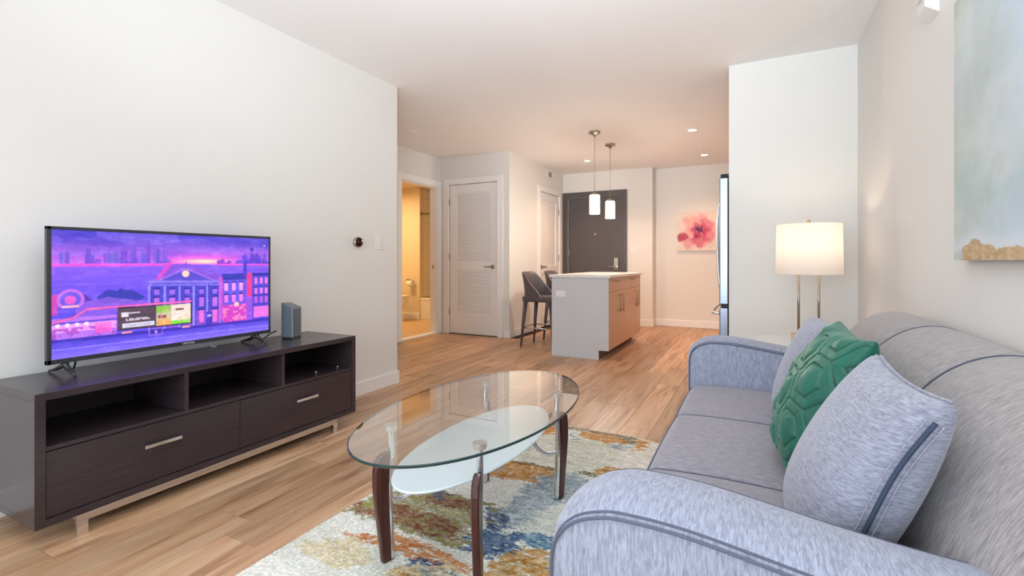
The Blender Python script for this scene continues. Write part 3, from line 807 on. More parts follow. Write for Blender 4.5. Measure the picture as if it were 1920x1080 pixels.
# zipper down the near side seam and pale stitching beside it
zp = [en(1, v, 0.004)+Nn*(0.004+0.004*math.sin(v*4.2)) for v in np.linspace(0.82, -0.9, 22)]
tube('zipper', zp, 0.0038, M_zip, pn, 6)
for sgn in (-1, 1):
    tube('stitching', [p_+Nn*sgn*0.012 for p_ in zp], 0.0016, M_pillow, pn, 5)
tube('piping', [en(u, 1, 0.003) for u in np.linspace(-0.95, 0.97, 20)], 0.004, M_pillow, pn, 6)
wt = en(1, -0.75, 0.0)-Nn*0.055
box('care_tag', wt.x-0.001, wt.x+0.016, wt.y-0.012, wt.y-0.009, wt.z-0.006, wt.z+0.004, M_white_plastic, pn)
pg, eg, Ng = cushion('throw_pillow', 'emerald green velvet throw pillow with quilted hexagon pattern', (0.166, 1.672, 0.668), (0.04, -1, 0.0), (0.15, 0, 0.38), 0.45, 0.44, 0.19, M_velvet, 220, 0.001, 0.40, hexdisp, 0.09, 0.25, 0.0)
pf, ef, Nf = cushion('throw_pillow', 'grey throw pillow mostly hidden behind the green velvet one', (0.160, 2.085, 0.655), (0.12, -1, 0.0), (0.13, 0, 0.38), 0.40, 0.42, 0.15, M_pillow, 36, 0.004, 0.40, None, 0.05, 0.2, 0.10)
tube('zipper', [ef(1, v, 0.003) for v in np.linspace(0.95, -0.9, 14)], 0.005, M_zip, pf, 6)

# ------------------------------------------------------------------ coffee table
ct = thing('coffee_table', 'oval clear glass coffee table with white lower shelf and dark saber legs', 'table', (-0.979, 1.663, 0.013))
CX, CY = -0.979, 1.663
def ell(a, b, z, n=96): return [(CX+a*math.cos(2*math.pi*i/n), CY+b*math.sin(2*math.pi*i/n), z) for i in range(n)]
A_, B_ = 0.338, 0.636
rings = [ell(A_-0.003, B_-0.003, 0.491), ell(A_, B_, 0.4935), ell(A_, B_, 0.4975), ell(A_-0.004, B_-0.004, 0.500)]
V, F = loft(rings); n = 96
mi = [1]*(3*n)+[0, 0]
top = mk('glass_top', V, F, M_tglass, ct, False, mats=[M_tglass, M_glass_edge], midx=mi)
V, F = loft([ell(0.194, 0.489, 0.352), ell(0.1975, 0.492, 0.355), ell(0.1975, 0.492, 0.358), ell(0.194, 0.489, 0.361)])
mk('lower_shelf', V, F, M_frost, ct)
for sx in (-1, 1):
    for sy in (-1, 1):
        bx, by = CX+sx*0.184, CY+sy*0.334
        d = Vector((sx*0.30, sy*0.95, 0)).normalized()          # outward direction of the leg blade
        s = Vector((-d.y, d.x, 0))
        def P3(o, z, w=0): return Vector((bx, by, 0))+d*o+s*w+Vector((0, 0, z))
        # sabre blade: inner and outer edge offsets by height
        prof = [(0.0155, 0.004, 0.034), (0.10, 0.006, 0.044), (0.20, 0.012, 0.058), (0.28, 0.014, 0.066), (0.34, 0.012, 0.066), (0.375, 0.010, 0.060), (0.395, 0.012, 0.036)]
        VV, FF = [], []
        for z, i0, i1 in prof:
            for (o_, w_) in ((i0, -0.013), (i1-0.004, -0.013), (i1, -0.009), (i1, 0.009), (i1-0.004, 0.013), (i0, 0.013)):
                VV.append(tuple(P3(o_, z, w_)))
        k = 6
        for j in range(len(prof)-1):
            for i in range(k): FF.append((j*k+i, j*k+(i+1) % k, (j+1)*k+(i+1) % k, (j+1)*k+i))
        FF.append(tuple(range(k))); FF.append(tuple((len(prof)-1)*k+i for i in range(k)))
        leg = mk('leg', VV, FF, M_legwood, ct, False)
        tb = smoothline([P3(-0.004, 0.0155), P3(-0.001, 0.10), P3(0.004, 0.20), P3(0.003, 0.30), P3(-0.004, 0.39), P3(-0.001, 0.44), P3(0.0, 0.482)], 5)
        tube('chrome_post', tb, 0.0118, M_chrome, leg, 14)
        lathe('mount_disc', bx, by, [(0.011, 0.466), (0.0225, 0.471), (0.0235, 0.475), (0.0235, 0.4895)], M_satin, leg, 28)
        ix, iy = CX+sx*0.10, CY+sy*0.235
        q0 = P3(0.0, 0.225); q3 = Vector((ix, iy, 0.352))
        hh = Vector((q3.x-q0.x, q3.y-q0.y, 0)); arc = [q0, q0+hh*0.30+Vector((0, 0, -0.004)), q0+hh*0.60+Vector((0, 0, 0.012)), q0+hh*0.85+Vector((0, 0, 0.050)), q3]
        tube('shelf_bracket', smoothline(arc, 5), 0.0085, M_chrome, leg, 10)

# ------------------------------------------------------------------ TV stand
SX0, SX1, SY0, SY1, SZ0, SZ1 = -2.80, -2.35, 0.775, 2.350, 0.082, 0.580
ts = thing('tv_stand', 'long espresso media console on chrome legs along the left wall', 'tv stand', ((SX0+SX1)/2, (SY0+SY1)/2, 0))
box('top', SX0, SX1, SY0, SY1, SZ1-0.028, SZ1, M_espy, ts, 0.0015)
box('bottom_panel', SX0, SX1, SY0, SY1, SZ0, SZ0+0.028, M_espy, ts, 0.0015)
for (a, b) in ((SY0, SY0+0.032), (SY1-0.032, SY1)): box('side_panel', SX0, SX1, a, b, SZ0+0.028, SZ1-0.028, M_esp, ts, 0.001)
box('shelf', SX0+0.012, SX1-0.003, SY0+0.032, SY1-0.032, 0.362, 0.378, M_espy, ts, 0.001)
for y in (1.303, 1.813): box('divider', SX0+0.012, SX1-0.003, y-0.009, y+0.009, 0.378, SZ1-0.028, M_esp, ts, 0.001)
bpn = box('back_panel', SX0, SX0+0.010, SY0+0.032, SY1-0.032, SZ0+0.028, SZ1-0.028, M_espdark, ts)
for y in (1.03, 1.47, 2.05):
    lathe('cable_hole', y, 0.515, [(0.034, SX0+0.011), (0.034, SX0+0.016), (0.027, SX0+0.016), (0.027, SX0+0.012)], M_black, bpn, 28, 'x')
for k, (y0, y1, hy) in enumerate(((SY0+0.034, 1.5605, 1.195), (1.5635, SY1-0.034, 1.955))):
    dr = box('drawer', SX0+0.03, SX1-0.004, y0, y1, SZ0+0.031, 0.358, M_espy, ts, 0.0015)
    hv = [tube_vf([(SX1-0.004, hy+s*0.055, 0.272), (SX1+0.022, hy+s*0.055, 0.272)], 0.004, 8) for s in (-1, 1)]
    bmh = bmesh.new(); add_box(bmh, SX1+0.017, SX1+0.025, hy-0.074, hy+0.074, 0.265, 0.279, 0.001)
    hv.append(([tuple(v.co) for v in bmh.verts], [[v.index for v in f.verts] for f in (bmh.faces.index_update() or bmh.faces)] if bmh.verts.index_update() is None else [])); bmh.free()
    V, F = merge(hv); mk('handle', V, F, M_chrome, dr)
bmk = [(-2.372, -2.352, 0.90, 2.20, 0.052, 0.081), (-2.79, -2.77, 0.90, 2.20, 0.052, 0.081), (-2.77, -2.372, 0.90, 0.92, 0.06, 0.081), (-2.77, -2.372, 2.18, 2.20, 0.06, 0.081)]
boxes('base_rail', bmk, M_chrome, ts, 0.001)
for (xx, yy) in ((-2.372, 0.90), (-2.79, 0.90), (-2.372, 2.165), (-2.79, 2.165)):
    box('leg', xx, xx+0.02, yy, yy+0.035, 0.0, 0.052, M_chrome, ts, 0.001)
for (yy, zz) in ((2.30, 0.54), (2.27, 0.385), (2.10, 0.385)):
    lathe('shelf_pin', yy if zz > 0.5 else yy, zz, [(0.004, -2.43), (0.004, -2.425)], M_white_plastic, ts, 12, 'x')

# ------------------------------------------------------------------ television
TVX = -2.64; ty0, ty1, tz0, tz1 = 0.909, 1.945, 0.633, 1.216
tv = thing('television', 'flat screen television showing a purple city scene on the media console', 'television', (TVX, 1.35, SZ1))
box('housing', TVX-0.045, TVX-0.006, ty0+0.03, ty1-0.03, tz0+0.03, tz1-0.06, M_black, tv, 0.01)
fr = boxes('bezel', [(TVX-0.022, TVX, ty0, ty0+0.016, tz0, tz1), (TVX-0.022, TVX, ty1-0.012, ty1, tz0, tz1), (TVX-0.022, TVX, ty0, ty1, tz1-0.014, tz1), (TVX-0.022, TVX, ty0, ty1, tz0, tz0+0.020)], M_bezel, tv, 0.002)
# screen picture
sw, sh = 560, 315
uu, vv = np.meshgrid(np.linspace(0, 1, sw), np.linspace(0, 1, sh))
img = np.zeros((sh, sw, 3))
def setp(mask, c, a=1.0):
    c = np.array(c, float); mm = (mask.astype(float)*a)[..., None]
    img[:] = img*(1-mm)+c*mm
def lerp(a, b, t): return np.array(a, float)*(1-t[..., None])+np.array(b, float)*t[..., None]
t = np.clip(vv/0.28, 0, 1)
img[:] = lerp((84, 72, 205), (214, 110, 235), t**1.3)
img += (fbm(uu*5, vv*14, 2)-0.5)[..., None]*np.array([70, 50, 40])
gl = np.exp(-((uu-0.62)/0.17)**2-((vv-0.245)/0.055)**2); img[:] = lerp((0, 0, 0), (0, 0, 0), gl)*0+img*(1-gl[..., None])+gl[..., None]*np.array((255, 70, 220.))
gl = np.exp(-((uu-0.625)/0.12)**2-((vv-0.246)/0.024)**2); img[:] = img*(1-gl[..., None])+gl[..., None]*np.array((255, 232, 190.))
cl = (fbm(uu*9, vv*16, 12) > 0.55) & (vv < 0.2) & (uu < 0.5); setp(cl, (150, 120, 240), 0.4)
# skylines
rs = np.random.RandomState(3)
def skyline(u0, u1, base, hmin, hmax, c, n, a=0.8):
    for k in range(n):
        x = u0+(u1-u0)*rs.rand(); w = 0.004+0.012*rs.rand(); h = hmin+(hmax-hmin)*rs.rand()**1.6
        m = (abs(uu-x) < w) & (vv > base-h) & (vv < base); setp(m, np.array(c)+rs.randint(-18, 18, 3), a)
        m = (abs(uu-x) < w*0.25) & (vv > base-h*1.22) & (vv < base); setp(m, c, a)
skyline(0.10, 0.46, 0.262, 0.02, 0.11, (118, 84, 214), 34)
skyline(0.02, 0.06, 0.262, 0.07, 0.12, (120, 90, 215), 3)
for x, h in ((0.125, 0.13), (0.36, 0.17), (0.40, 0.13), (0.30, 0.11)):
    setp((abs(uu-x) < 0.008) & (vv > 0.262-h) & (vv < 0.262), (112, 78, 205), 0.9); setp((abs(uu-x) < 0.0025) & (vv > 0.225-h) & (vv < 0.262), (112, 78, 205), 0.9)
skyline(0.69, 0.76, 0.275, 0.01, 0.05, (130, 60, 200), 10)
skyline(0.80, 1.0, 0.285, 0.03, 0.12, (92, 62, 205), 30, 0.85)
setp((abs(uu-0.895) < 0.002) & (vv > 0.12) & (vv < 0.28), (70, 50, 170)); setp(((uu-0.893)**2*3.1+(vv-0.12)**2) < 0.00035, (60, 46, 160))
# water
wt_ = vv > 0.268+0.014*uu; t = np.clip((vv-0.28)/0.4, 0, 1)
wc = lerp((132, 90, 238), (92, 74, 226), t)+(fbm(uu*3, vv*90, 8)-0.5)[..., None]*26
img[wt_] = wc[wt_]
setp((vv > 0.262+0.01*uu) & (vv < 0.288+0.004*uu) & ((uu < 0.43) | (uu > 0.7)), (232, 84, 214), 0.85)
setp(inpoly(uu, vv, [(0.38, 0.43), (0.47, 0.27), (0.55, 0.27), (0.70, 0.36), (0.72, 0.45)]), (128, 80, 214), 0.9)
setp(inpoly(uu, vv, [(0.388, 0.41), (0.413, 0.40), (0.470, 0.26), (0.445, 0.25)]), (238, 70, 190), 0.75)
# trees and clouds
for poly, c in (([(0.155, 0.535), (0.198, 0.485), (0.225, 0.50), (0.243, 0.478), (0.29, 0.50), (0.345, 0.56), (0.306, 0.605), (0.229, 0.601), (0.16, 0.585)], (50, 56, 168)), ([(0.086, 0.545), (0.107, 0.505), (0.140, 0.56), (0.114, 0.583)], (84, 54, 176))):
    m = inpoly(uu+(fbm(uu*30, vv*20, 4)-0.5)*0.02, vv+(fbm(uu*30, vv*20, 6)-0.5)*0.03, poly); setp(m, c, 0.9)
setp(inpoly(uu, vv+(fbm(uu*30, vv*10, 14)-0.5)*0.04, [(0.08, 0.58), (0.2, 0.54), (0.36, 0.60), (0.36, 0.66), (0.08, 0.70)]), (150, 96, 224), 0.7)
# classical building
setp(inpoly(uu, vv, [(0.388, 0.423), (0.529, 0.300), (0.693, 0.443)]), (150, 104, 226)); setp(inpoly(uu, vv, [(0.415, 0.418), (0.529, 0.322), (0.665, 0.436)]), (86, 74, 204))
setp(inpoly(uu, vv, [(0.358, 0.417), (0.714, 0.437), (0.715, 0.488), (0.359, 0.467)]), (132, 116, 238)); setp(inpoly(uu, vv, [(0.358, 0.44), (0.714, 0.46), (0.714, 0.468), (0.359, 0.448)]), (70, 62, 190))
setp(inpoly(uu, vv, [(0.363, 0.463), (0.715, 0.486), (0.718, 0.87), (0.365, 0.83)]), (74, 66, 198))
setp((uu > 0.363) & (uu < 0.72) & (vv > 0.72) & (vv < 0.87), (170, 84, 214), 0.55)
for k in range(5):
    x = 0.395+k*0.071
    for y, hh, c in ((0.52, 0.022, (170, 110, 236)), (0.62, 0.045, (206, 110, 226)), (0.76, 0.06, (246, 112, 214))):
        yy = y+0.02*k*0.3
        setp((abs(uu-x) < 0.012) & (abs(vv-yy) < hh), c, 0.85)
        setp((abs(uu-x) < 0.016) & (abs(vv-(yy-hh-0.008)) < 0.007), (40, 40, 150), 0.8)
for k in range(6):
    x = 0.364+k*0.069
    setp((abs(uu-x) < 0.008) & (vv > 0.465+0.02*k*0.25) & (vv < 0.86), (142, 128, 244)); setp((abs(uu-x-0.007) < 0.003) & (vv > 0.47) & (vv < 0.86), (58, 50, 176), 0.8)
setp(((uu-0.529)**2*3.1+(vv-0.362)**2) < 0.0011, (250, 170, 190)); setp(((uu-0.529)**2*3.1+(vv-0.362)**2) < 0.0006, (250, 214, 190))
setp((abs(uu-0.531) < 0.002) & (vv > 0.25) & (vv < 0.31), (96, 60, 190))
# brick blocks
setp((uu > 0.719) & (uu < 0.858) & (vv > 0.385) & (vv < 0.865), (104, 84, 224)); setp((uu > 0.719) & (uu < 0.858) & (vv > 0.37) & (vv < 0.435), (52, 54, 176))
setp((uu > 0.70) & (uu < 0.722) & (vv > 0.40) & (vv < 0.84), (214, 84, 208), 0.8)
setp((uu > 0.861) & (uu < 0.893) & (vv > 0.37) & (vv < 0.62), (226, 60, 140)); setp((uu > 0.855) & (uu < 0.897) & (vv > 0.62) & (vv < 0.88), (150, 80, 224)); setp((uu > 0.84) & (uu < 0.862) & (vv > 0.27) & (vv < 0.42), (74, 60, 196))
setp((uu > 0.895) & (vv > 0.372) & (vv < 0.87), (86, 70, 212)); setp((uu > 0.895) & (vv > 0.372) & (vv < 0.40), (44, 46, 160))
for x in (0.742, 0.785, 0.827):
    for y, c in ((0.505, (250, 150, 236)), (0.625, (240, 120, 226))):
        setp((abs(uu-x) < 0.011) & (abs(vv-y) < 0.04), c); setp((abs(uu-x) < 0.013) & (abs(vv-y+0.045) < 0.006), (44, 40, 150))
for x in (0.918, 0.952, 0.985):
    for y, c in ((0.455, (238, 120, 220)), (0.565, (226, 110, 220)), (0.66, (196, 90, 216))):
        setp((abs(uu-x) < 0.009) & (abs(vv-y) < 0.033), c)
for y in (0.52, 0.61, 0.71): setp((uu > 0.895) & (abs(vv-y) < 0.006), (60, 44, 160), 0.8)
sg = (uu > 0.722) & (uu < 0.86) & (vv > 0.69) & (vv < 0.865); setp(sg, (236, 60, 180), 0.75)
setp(sg & (fbm(uu*60, vv*30, 9) > 0.55), (255, 140, 200), 0.8)
sg = (uu > 0.905) & (vv > 0.73) & (vv < 0.85); setp(sg, (250, 120, 220), 0.85)
setp(((uu-0.80)**2*3.1+(vv-0.69)**2) < 0.0007, (255, 190, 190)); setp((uu > 0.633) & (uu < 0.665) & (vv > 0.74) & (vv < 0.86), (64, 56, 190)); setp((uu > 0.638) & (uu < 0.66) & (vv > 0.765) & (vv < 0.79), (170, 150, 250))
# diner and arch sign
d_ = np.sqrt((uu-0.063)**2*3.1+(vv-0.548)**2)
setp((d_ < 0.085) & (vv < 0.60), (206, 110, 226), 0.9); setp((d_ < 0.062) & (vv < 0.60), (104, 86, 226)); setp((d_ < 0.035), (220, 90, 200)); setp((abs(uu-0.063) < 0.03) & (abs(vv-0.60) < 0.01), (250, 170, 190))
setp((uu < 0.018) & (vv > 0.5) & (vv < 0.66), (222, 70, 170), 0.8)
setp((vv > 0.69) & (vv < 0.86) & (uu < 0.23), (178, 112, 236)); setp((vv > 0.74) & (vv < 0.80) & (uu < 0.23), (228, 150, 240)); setp((vv > 0.72) & (vv < 0.735) & (uu < 0.23), (98, 70, 206))
setp((vv > 0.77) & (vv < 0.85) & (uu < 0.23) & (fbm(uu*50, vv*26, 19) > 0.52), (160, 70, 190), 0.8); setp((vv > 0.75) & (vv < 0.83) & (uu > 0.15) & (uu < 0.21), (250, 100, 200), 0.7)
for x in (0.02, 0.052, 0.085, 0.118): setp(((uu-x)**2*3.1+(vv-0.745)**2) < 0.0002, (255, 232, 250))
for a, b in (((0.0, 0.721), (0.074, 0.691)), ((0.074, 0.691), (0.121, 0.628)), ((0.121, 0.628), (0.558, 0.626))):
    tt = np.clip(((uu-a[0])*(b[0]-a[0])+(vv-a[1])*(b[1]-a[1]))/((b[0]-a[0])**2+(b[1]-a[1])**2), 0, 1)
    dd = np.hypot((uu-a[0]-tt*(b[0]-a[0]))*1.77, vv-a[1]-tt*(b[1]-a[1])); setp(dd < 0.006, (255, 110, 170)); setp((dd >= 0.006) & (dd < 0.013), (190, 70, 200), 0.6)
# street
st = vv > 0.862+0.02*uu; sc = lerp((76, 62, 206), (136, 112, 252), np.clip((vv-0.87)/0.13, 0, 1)); img[st] = sc[st]
setp((abs(vv-(0.862+0.02*uu)) < 0.012), (60, 44, 170), 0.9); setp((abs(vv-(0.93+0.02*uu)) < 0.004), (160, 140, 255), 0.8)
# billboard
bl = inpoly(uu, vv, [(0.233, 0.635), (0.558, 0.644), (0.554, 0.836), (0.234, 0.833)])
setp(bl, (84, 66, 82)); R_b = bl & (uu > 0.392)
setp(R_b, (190, 186, 160)); setp(R_b & (vv < 0.71) & (uu < 0.455), (140, 190, 80)); setp(R_b & (uu > 0.46) & (vv < 0.79), (236, 214, 206)); setp(R_b & (uu > 0.46) & (vv > 0.79), (120, 210, 70)); setp(R_b & (abs(uu-0.43) < 0.03) & (abs(vv-0.80) < 0.03), (226, 160, 90))
setp(R_b & (abs(uu-0.50) < 0.02) & (abs(vv-0.69) < 0.008), (120, 74, 70)); setp(R_b & (abs(uu-0.42) < 0.018) & (abs(vv-0.745) < 0.014), (156, 60, 80)); setp(R_b & (fbm(uu*40, vv*14, 29) > 0.6), (214, 206, 150), 0.5)
setp(bl & (uu > 0.252) & (uu < 0.385) & (vv > 0.775) & (vv < 0.815), (230, 226, 244), 0.9); setp(bl & (uu > 0.26) & (uu < 0.375) & (abs(vv-0.795) < 0.008) & (np.sin(uu*520) > 0.1), (150, 140, 190), 0.8)
setp(bl & (uu > 0.265) & (uu < 0.38) & (abs(vv-0.745) < 0.010) & (fbm(uu*70, vv*30, 33) > 0.42), (216, 206, 220), 0.85)
setp(bl & (abs(uu-0.262) < 0.014) & (abs(vv-0.70) < 0.020), (226, 222, 236), 0.9); setp(bl & (uu > 0.276) & (uu < 0.325) & (abs(vv-0.690) < 0.007), (210, 200, 214), 0.9)
setp(bl & (vv < 0.645), (40, 28, 60)); setp(bl & (vv > 0.826), (40, 34, 70)); setp((abs(uu-0.557) < 0.004) & (vv > 0.63) & (vv < 0.84), (50, 34, 90))
setp((uu > 0.361) & (uu < 0.422) & (vv > 0.845) & (vv < 0.905), (150, 110, 236)); setp((uu > 0.366) & (uu < 0.417) & (vv > 0.853) & (vv < 0.897), (62, 46, 170)); setp((uu > 0.385) & (uu < 0.398) & (vv > 0.86) & (vv < 0.89), (170, 130, 246))
setp((abs(uu-0.27) < 0.02) & (abs(vv-0.855) < 0.008), (255, 150, 150)); setp((abs(uu-0.53) < 0.02) & (abs(vv-0.862) < 0.008), (255, 150, 160))
setp((uu > 0.965) & (uu < 0.978) & (vv > 0.070) & (vv < 0.085), (190, 170, 255))
# soften a little
img *= (0.93+0.14*fbm(uu*160, vv*90, 88))[..., None]
img += np.clip(fbm(uu*22, vv*30, 91)-0.5, 0, 1)[..., None]*np.array((60, 45, 45.))
for _ in range(1):
    img[1:-1, 1:-1] = (img[1:-1, 1:-1]*2+img[:-2, 1:-1]+img[2:, 1:-1]+img[1:-1, :-2]+img[1:-1, 2:])/6
sy = ty0+0.016+uu*(ty1-0.012-ty0-0.016); szz = tz1-0.014-vv*(tz1-0.014-tz0-0.020)
M_screen = vcol_mat('tv_screen', 0.25, emit=1.0, spec=0.3)
grid_mesh('screen', np.stack([np.full_like(sy, TVX-0.003), sy, szz], -1), img, M_screen, tv)
for yy in (0.972, 1.862):
    V, F = merge([tube_vf([(TVX-0.012, yy, tz0+0.006), (TVX-0.012, yy+0.004, tz0-0.015), (TVX+0.035, yy+0.004, SZ1+0.018), (TVX+0.075, yy+0.004, SZ1+0.0045)], [0.013, 0.012, 0.008, 0.004], 8),
                  tube_vf([(TVX-0.012, yy, tz0-0.010), (TVX-0.08, yy-0.004, SZ1+0.020), (TVX-0.150, yy-0.004, SZ1+0.0045)], [0.012, 0.008, 0.004], 8)])
    mk('stand_foot', V, F, M_black, tv, True)
tube('power_cable', smoothline([(TVX-0.05, 1.03, tz0+0.08), (TVX-0.08, 1.035, 0.62), (TVX-0.10, 1.035, SZ1+0.005)], 4), 0.004, M_black, tv, 8)
cu = bpy.data.curves.new('logo', 'FONT'); cu.body = 'UPSTAR'; cu.size = 0.0135; cu.extrude = 0.0004; cu.align_x = 'CENTER'
lg = bpy.data.objects.new('logo', cu); C.objects.link(lg); lg.parent = tv
lg.location = (TVX+0.0008-TVX, 1.47-1.35, tz0+0.005-SZ1); lg.rotation_euler = (math.pi/2, 0, math.pi/2); cu.materials.append(M_white_plastic); lg.scale = (1.25, 1, 1)
bpy.context.view_layer.update()
lm = bpy.data.meshes.new_from_object(lg.evaluated_get(bpy.context.evaluated_depsgraph_get())); l2 = bpy.data.objects.new('logo_text', lm); C.objects.link(l2); l2.parent = tv; l2.location = lg.location; l2.rotation_euler = lg.rotation_euler; l2.scale = lg.scale; bpy.data.objects.remove(lg)

# small speaker / modem tower
def prism(name, poly, z0, z1, m, parent=None, bev=0.0, tops=None):
    bm = bmesh.new(); n = len(poly)
    b_ = [bm.verts.new((x, y, z0)) for x, y in poly]; t_ = [bm.verts.new((x, y, (tops[i] if tops else z1))) for i, (x, y) in enumerate(poly)]
    bm.faces.new(b_); bm.faces.new(t_)
    for i in range(n): bm.faces.new([b_[i], b_[(i+1) % n], t_[(i+1) % n], t_[i]])
    if bev: bmesh.ops.bevel(bm, geom=list(bm.edges), offset=bev, segments=2, profile=0.5, affect='EDGES')
    return frm(name, bm, m, parent)
sp = thing('modem_tower', 'grey modem tower with rounded edges on the far end of the media console', 'modem', (-2.656, 2.105, SZ1))
M_modem = mat('modem_grey', (106, 116, 126), 0.38, 0.3, var=(30, 0.05))
fp = [(-2.676, 2.044), (-2.592, 2.064), (-2.636, 2.165), (-2.720, 2.145)]
prism('casing', fp, SZ1+0.006, SZ1+0.2, M_modem, sp, 0.007, tops=[0.808, 0.777, 0.774, 0.803])
cxx, cyy = sum(p[0] for p in fp)/4, sum(p[1] for p in fp)/4
prism('base', [(cxx+(x_-cxx)*0.9, cyy+(y_-cyy)*0.9) for x_, y_ in fp], SZ1+0.0005, SZ1+0.0065, M_black, sp)
cb = tube('cable', smoothline([(-2.724, 2.05, SZ1+0.045), (-2.74, 2.02, SZ1+0.032), (-2.73, 1.97, SZ1+0.012), (-2.70, 1.93, SZ1+0.008), (-2.74, 1.90, SZ1+0.03), (-2.72, 1.885, SZ1+0.02), (-2.735, 1.88, SZ1+0.06), (-2.73, 1.875, SZ1+0.10)], 6), 0.004, M_black, None, 8)
tag(cb, 'black cable running from the modem tower to the television', 'cable')
wc_ = tube('cord', smoothline([(-2.76, 1.66, SZ1+0.12), (-2.775, 1.665, SZ1+0.03), (-2.77, 1.67, SZ1+0.005), (-2.73, 1.67, SZ1+0.005)], 5), 0.003, M_white_plastic, None, 8)
tag(wc_, 'thin white cord hanging behind the television onto the console', 'cable')

# wall controls
th = thing('thermostat', 'round dark thermostat on a silver ring on the left wall', 'thermostat', (WL, 2.835, 1.217))
lathe('ring', 2.832, 1.217, [(0.040, WL+0.0005), (0.041, WL+0.018), (0.037, WL+0.024)], M_nickel, th, 40, 'x')
lathe('dial', 2.832, 1.217, [(0.036, WL+0.022), (0.036, WL+0.030), (0.030, WL+0.033), (0.010, WL+0.034)], mat('thermostat_dial', (58, 36, 28), 0.12, 0.5, var=(60, 0.4)), th, 40, 'x')
def switch(name, label, boxdef, face, gangs=1):
    x, y, z = boxdef
    t_ = thing(name, label, 'switch', (x, y, z), None)
    w = 0.036+0.023*(gangs-1)
    if face == 'x':
        box('plate', x+0.0005, x+0.007, y-w, y+w, z-0.057, z+0.057, M_white_plastic, t_, 0.002)
        for g in range(gangs): box('rocker', x+0.007, x+0.011, y-0.016, y+0.016, z-0.032, z+0.032, M_white_plastic, t_, 0.002)
    else:
        box('plate', x-w, x+w, y-0.007, y-0.0005, z-0.057, z+0.057, M_white_plastic, t_, 0.002)
        for g in range(gangs):
            cx = x+(g-(gangs-1)/2)*0.046
            box('rocker', cx-0.016, cx+0.016, y-0.011, y-0.007, z-0.032, z+0.032, M_white_plastic, t_, 0.002)
    return t_
switch('light_switch', 'white rocker light switch on the left wall beside the thermostat', (WL, 3.07, 1.22), 'x')
switch('light_switch', 'white double light switch on the wall right of the entry door', (-1.83, 8.0, 1.25), 'y', 2)

# ------------------------------------------------------------------ kitchen island
isl = thing('kitchen_island', 'grey kitchen island with white quartz counter and handled cabinet fronts', 'kitchen island', (-1.76, 5.87, 0))
IX0, IX1, IY0, IY1 = -2.085, -1.43, 5.075, 6.63
# end panels with toe notch
def endpanel(y0, y1):
    pts = [(IX0, 0), (-1.540, 0), (-1.540, 0.10), (IX1, 0.10), (IX1, 0.884), (IX0, 0.884)]
    V = [(x, y, z) for y in (y0, y1) for x, z in pts]; n = 6
    F = [tuple(range(n)), tuple(range(n, 2*n))]+[(i, (i+1) % n, n+(i+1) % n, n+i) for i in range(n)]
    return mk('end_panel', V, F, M_island, isl)
endpanel(IY0, IY0+0.019); endpanel(IY1-0.019, IY1)
boxes('body', [(IX0, -1.455, IY0+0.019, IY1-0.019, 0.10, 0.884)], M_island, isl)
box('toe_kick', IX0+0.02, -1.545, IY0+0.019, IY1-0.019, 0, 0.10, M_toe, isl)
box('countertop', IX0-0.025, IX1+0.022, IY0-0.02, IY1+0.03, 0.884, 0.914, M_quartz, isl, 0.003)
def hbar(parent, a, b):
    a, b = Vector(a), Vector(b); d = (b-a).normalized()
    V, F = merge([tube_vf([a, b], 0.0055, 10), tube_vf([a+d*0.02, a+d*0.02-Vector((0.03, 0, 0))], 0.004, 8), tube_vf([b-d*0.02, b-d*0.02-Vector((0.03, 0, 0))], 0.004, 8)])
    return mk('handle', V, F, M_nickel, parent, True)
FX = IX1
ys = [IY0+0.021, 5.543, 5.775, 6.355, IY1-0.021]
for (a, b) in ((IY0+0.021, 5.7735), (5.7765, IY1-0.021)):
    dd = box('drawer', FX-0.019, FX, a, b, 0.733, 0.880, M_cab, isl, 0.0015)
    hbar(dd, (FX+0.03, (a+b)/2-0.10, 0.842), (FX+0.03, (a+b)/2+0.10, 0.842))
for (a, b, hy) in ((IY0+0.021, 5.5415, 5.485), (5.5445, 5.7735, 5.607), (5.7765, 6.3535, 6.297), (6.3565, IY1-0.021, 6.41)):
    dd = box('door', FX-0.019, FX, a, b, 0.104, 0.730, M_cab, isl, 0.0015)
    hbar(dd, (FX+0.03, hy, 0.485), (FX+0.03, hy, 0.695))
ol = thing('outlet', 'white horizontal outlet plate on the grey end of the island', 'outlet', (-1.975, IY0, 0.70))
box('plate', -2.033, -1.918, IY0-0.007, IY0-0.0005, 0.665, 0.735, M_white_plastic, ol, 0.002)
box('socket', -2.008, -1.943, IY0-0.010, IY0-0.007, 0.683, 0.717, M_white_plastic, ol, 0.002)

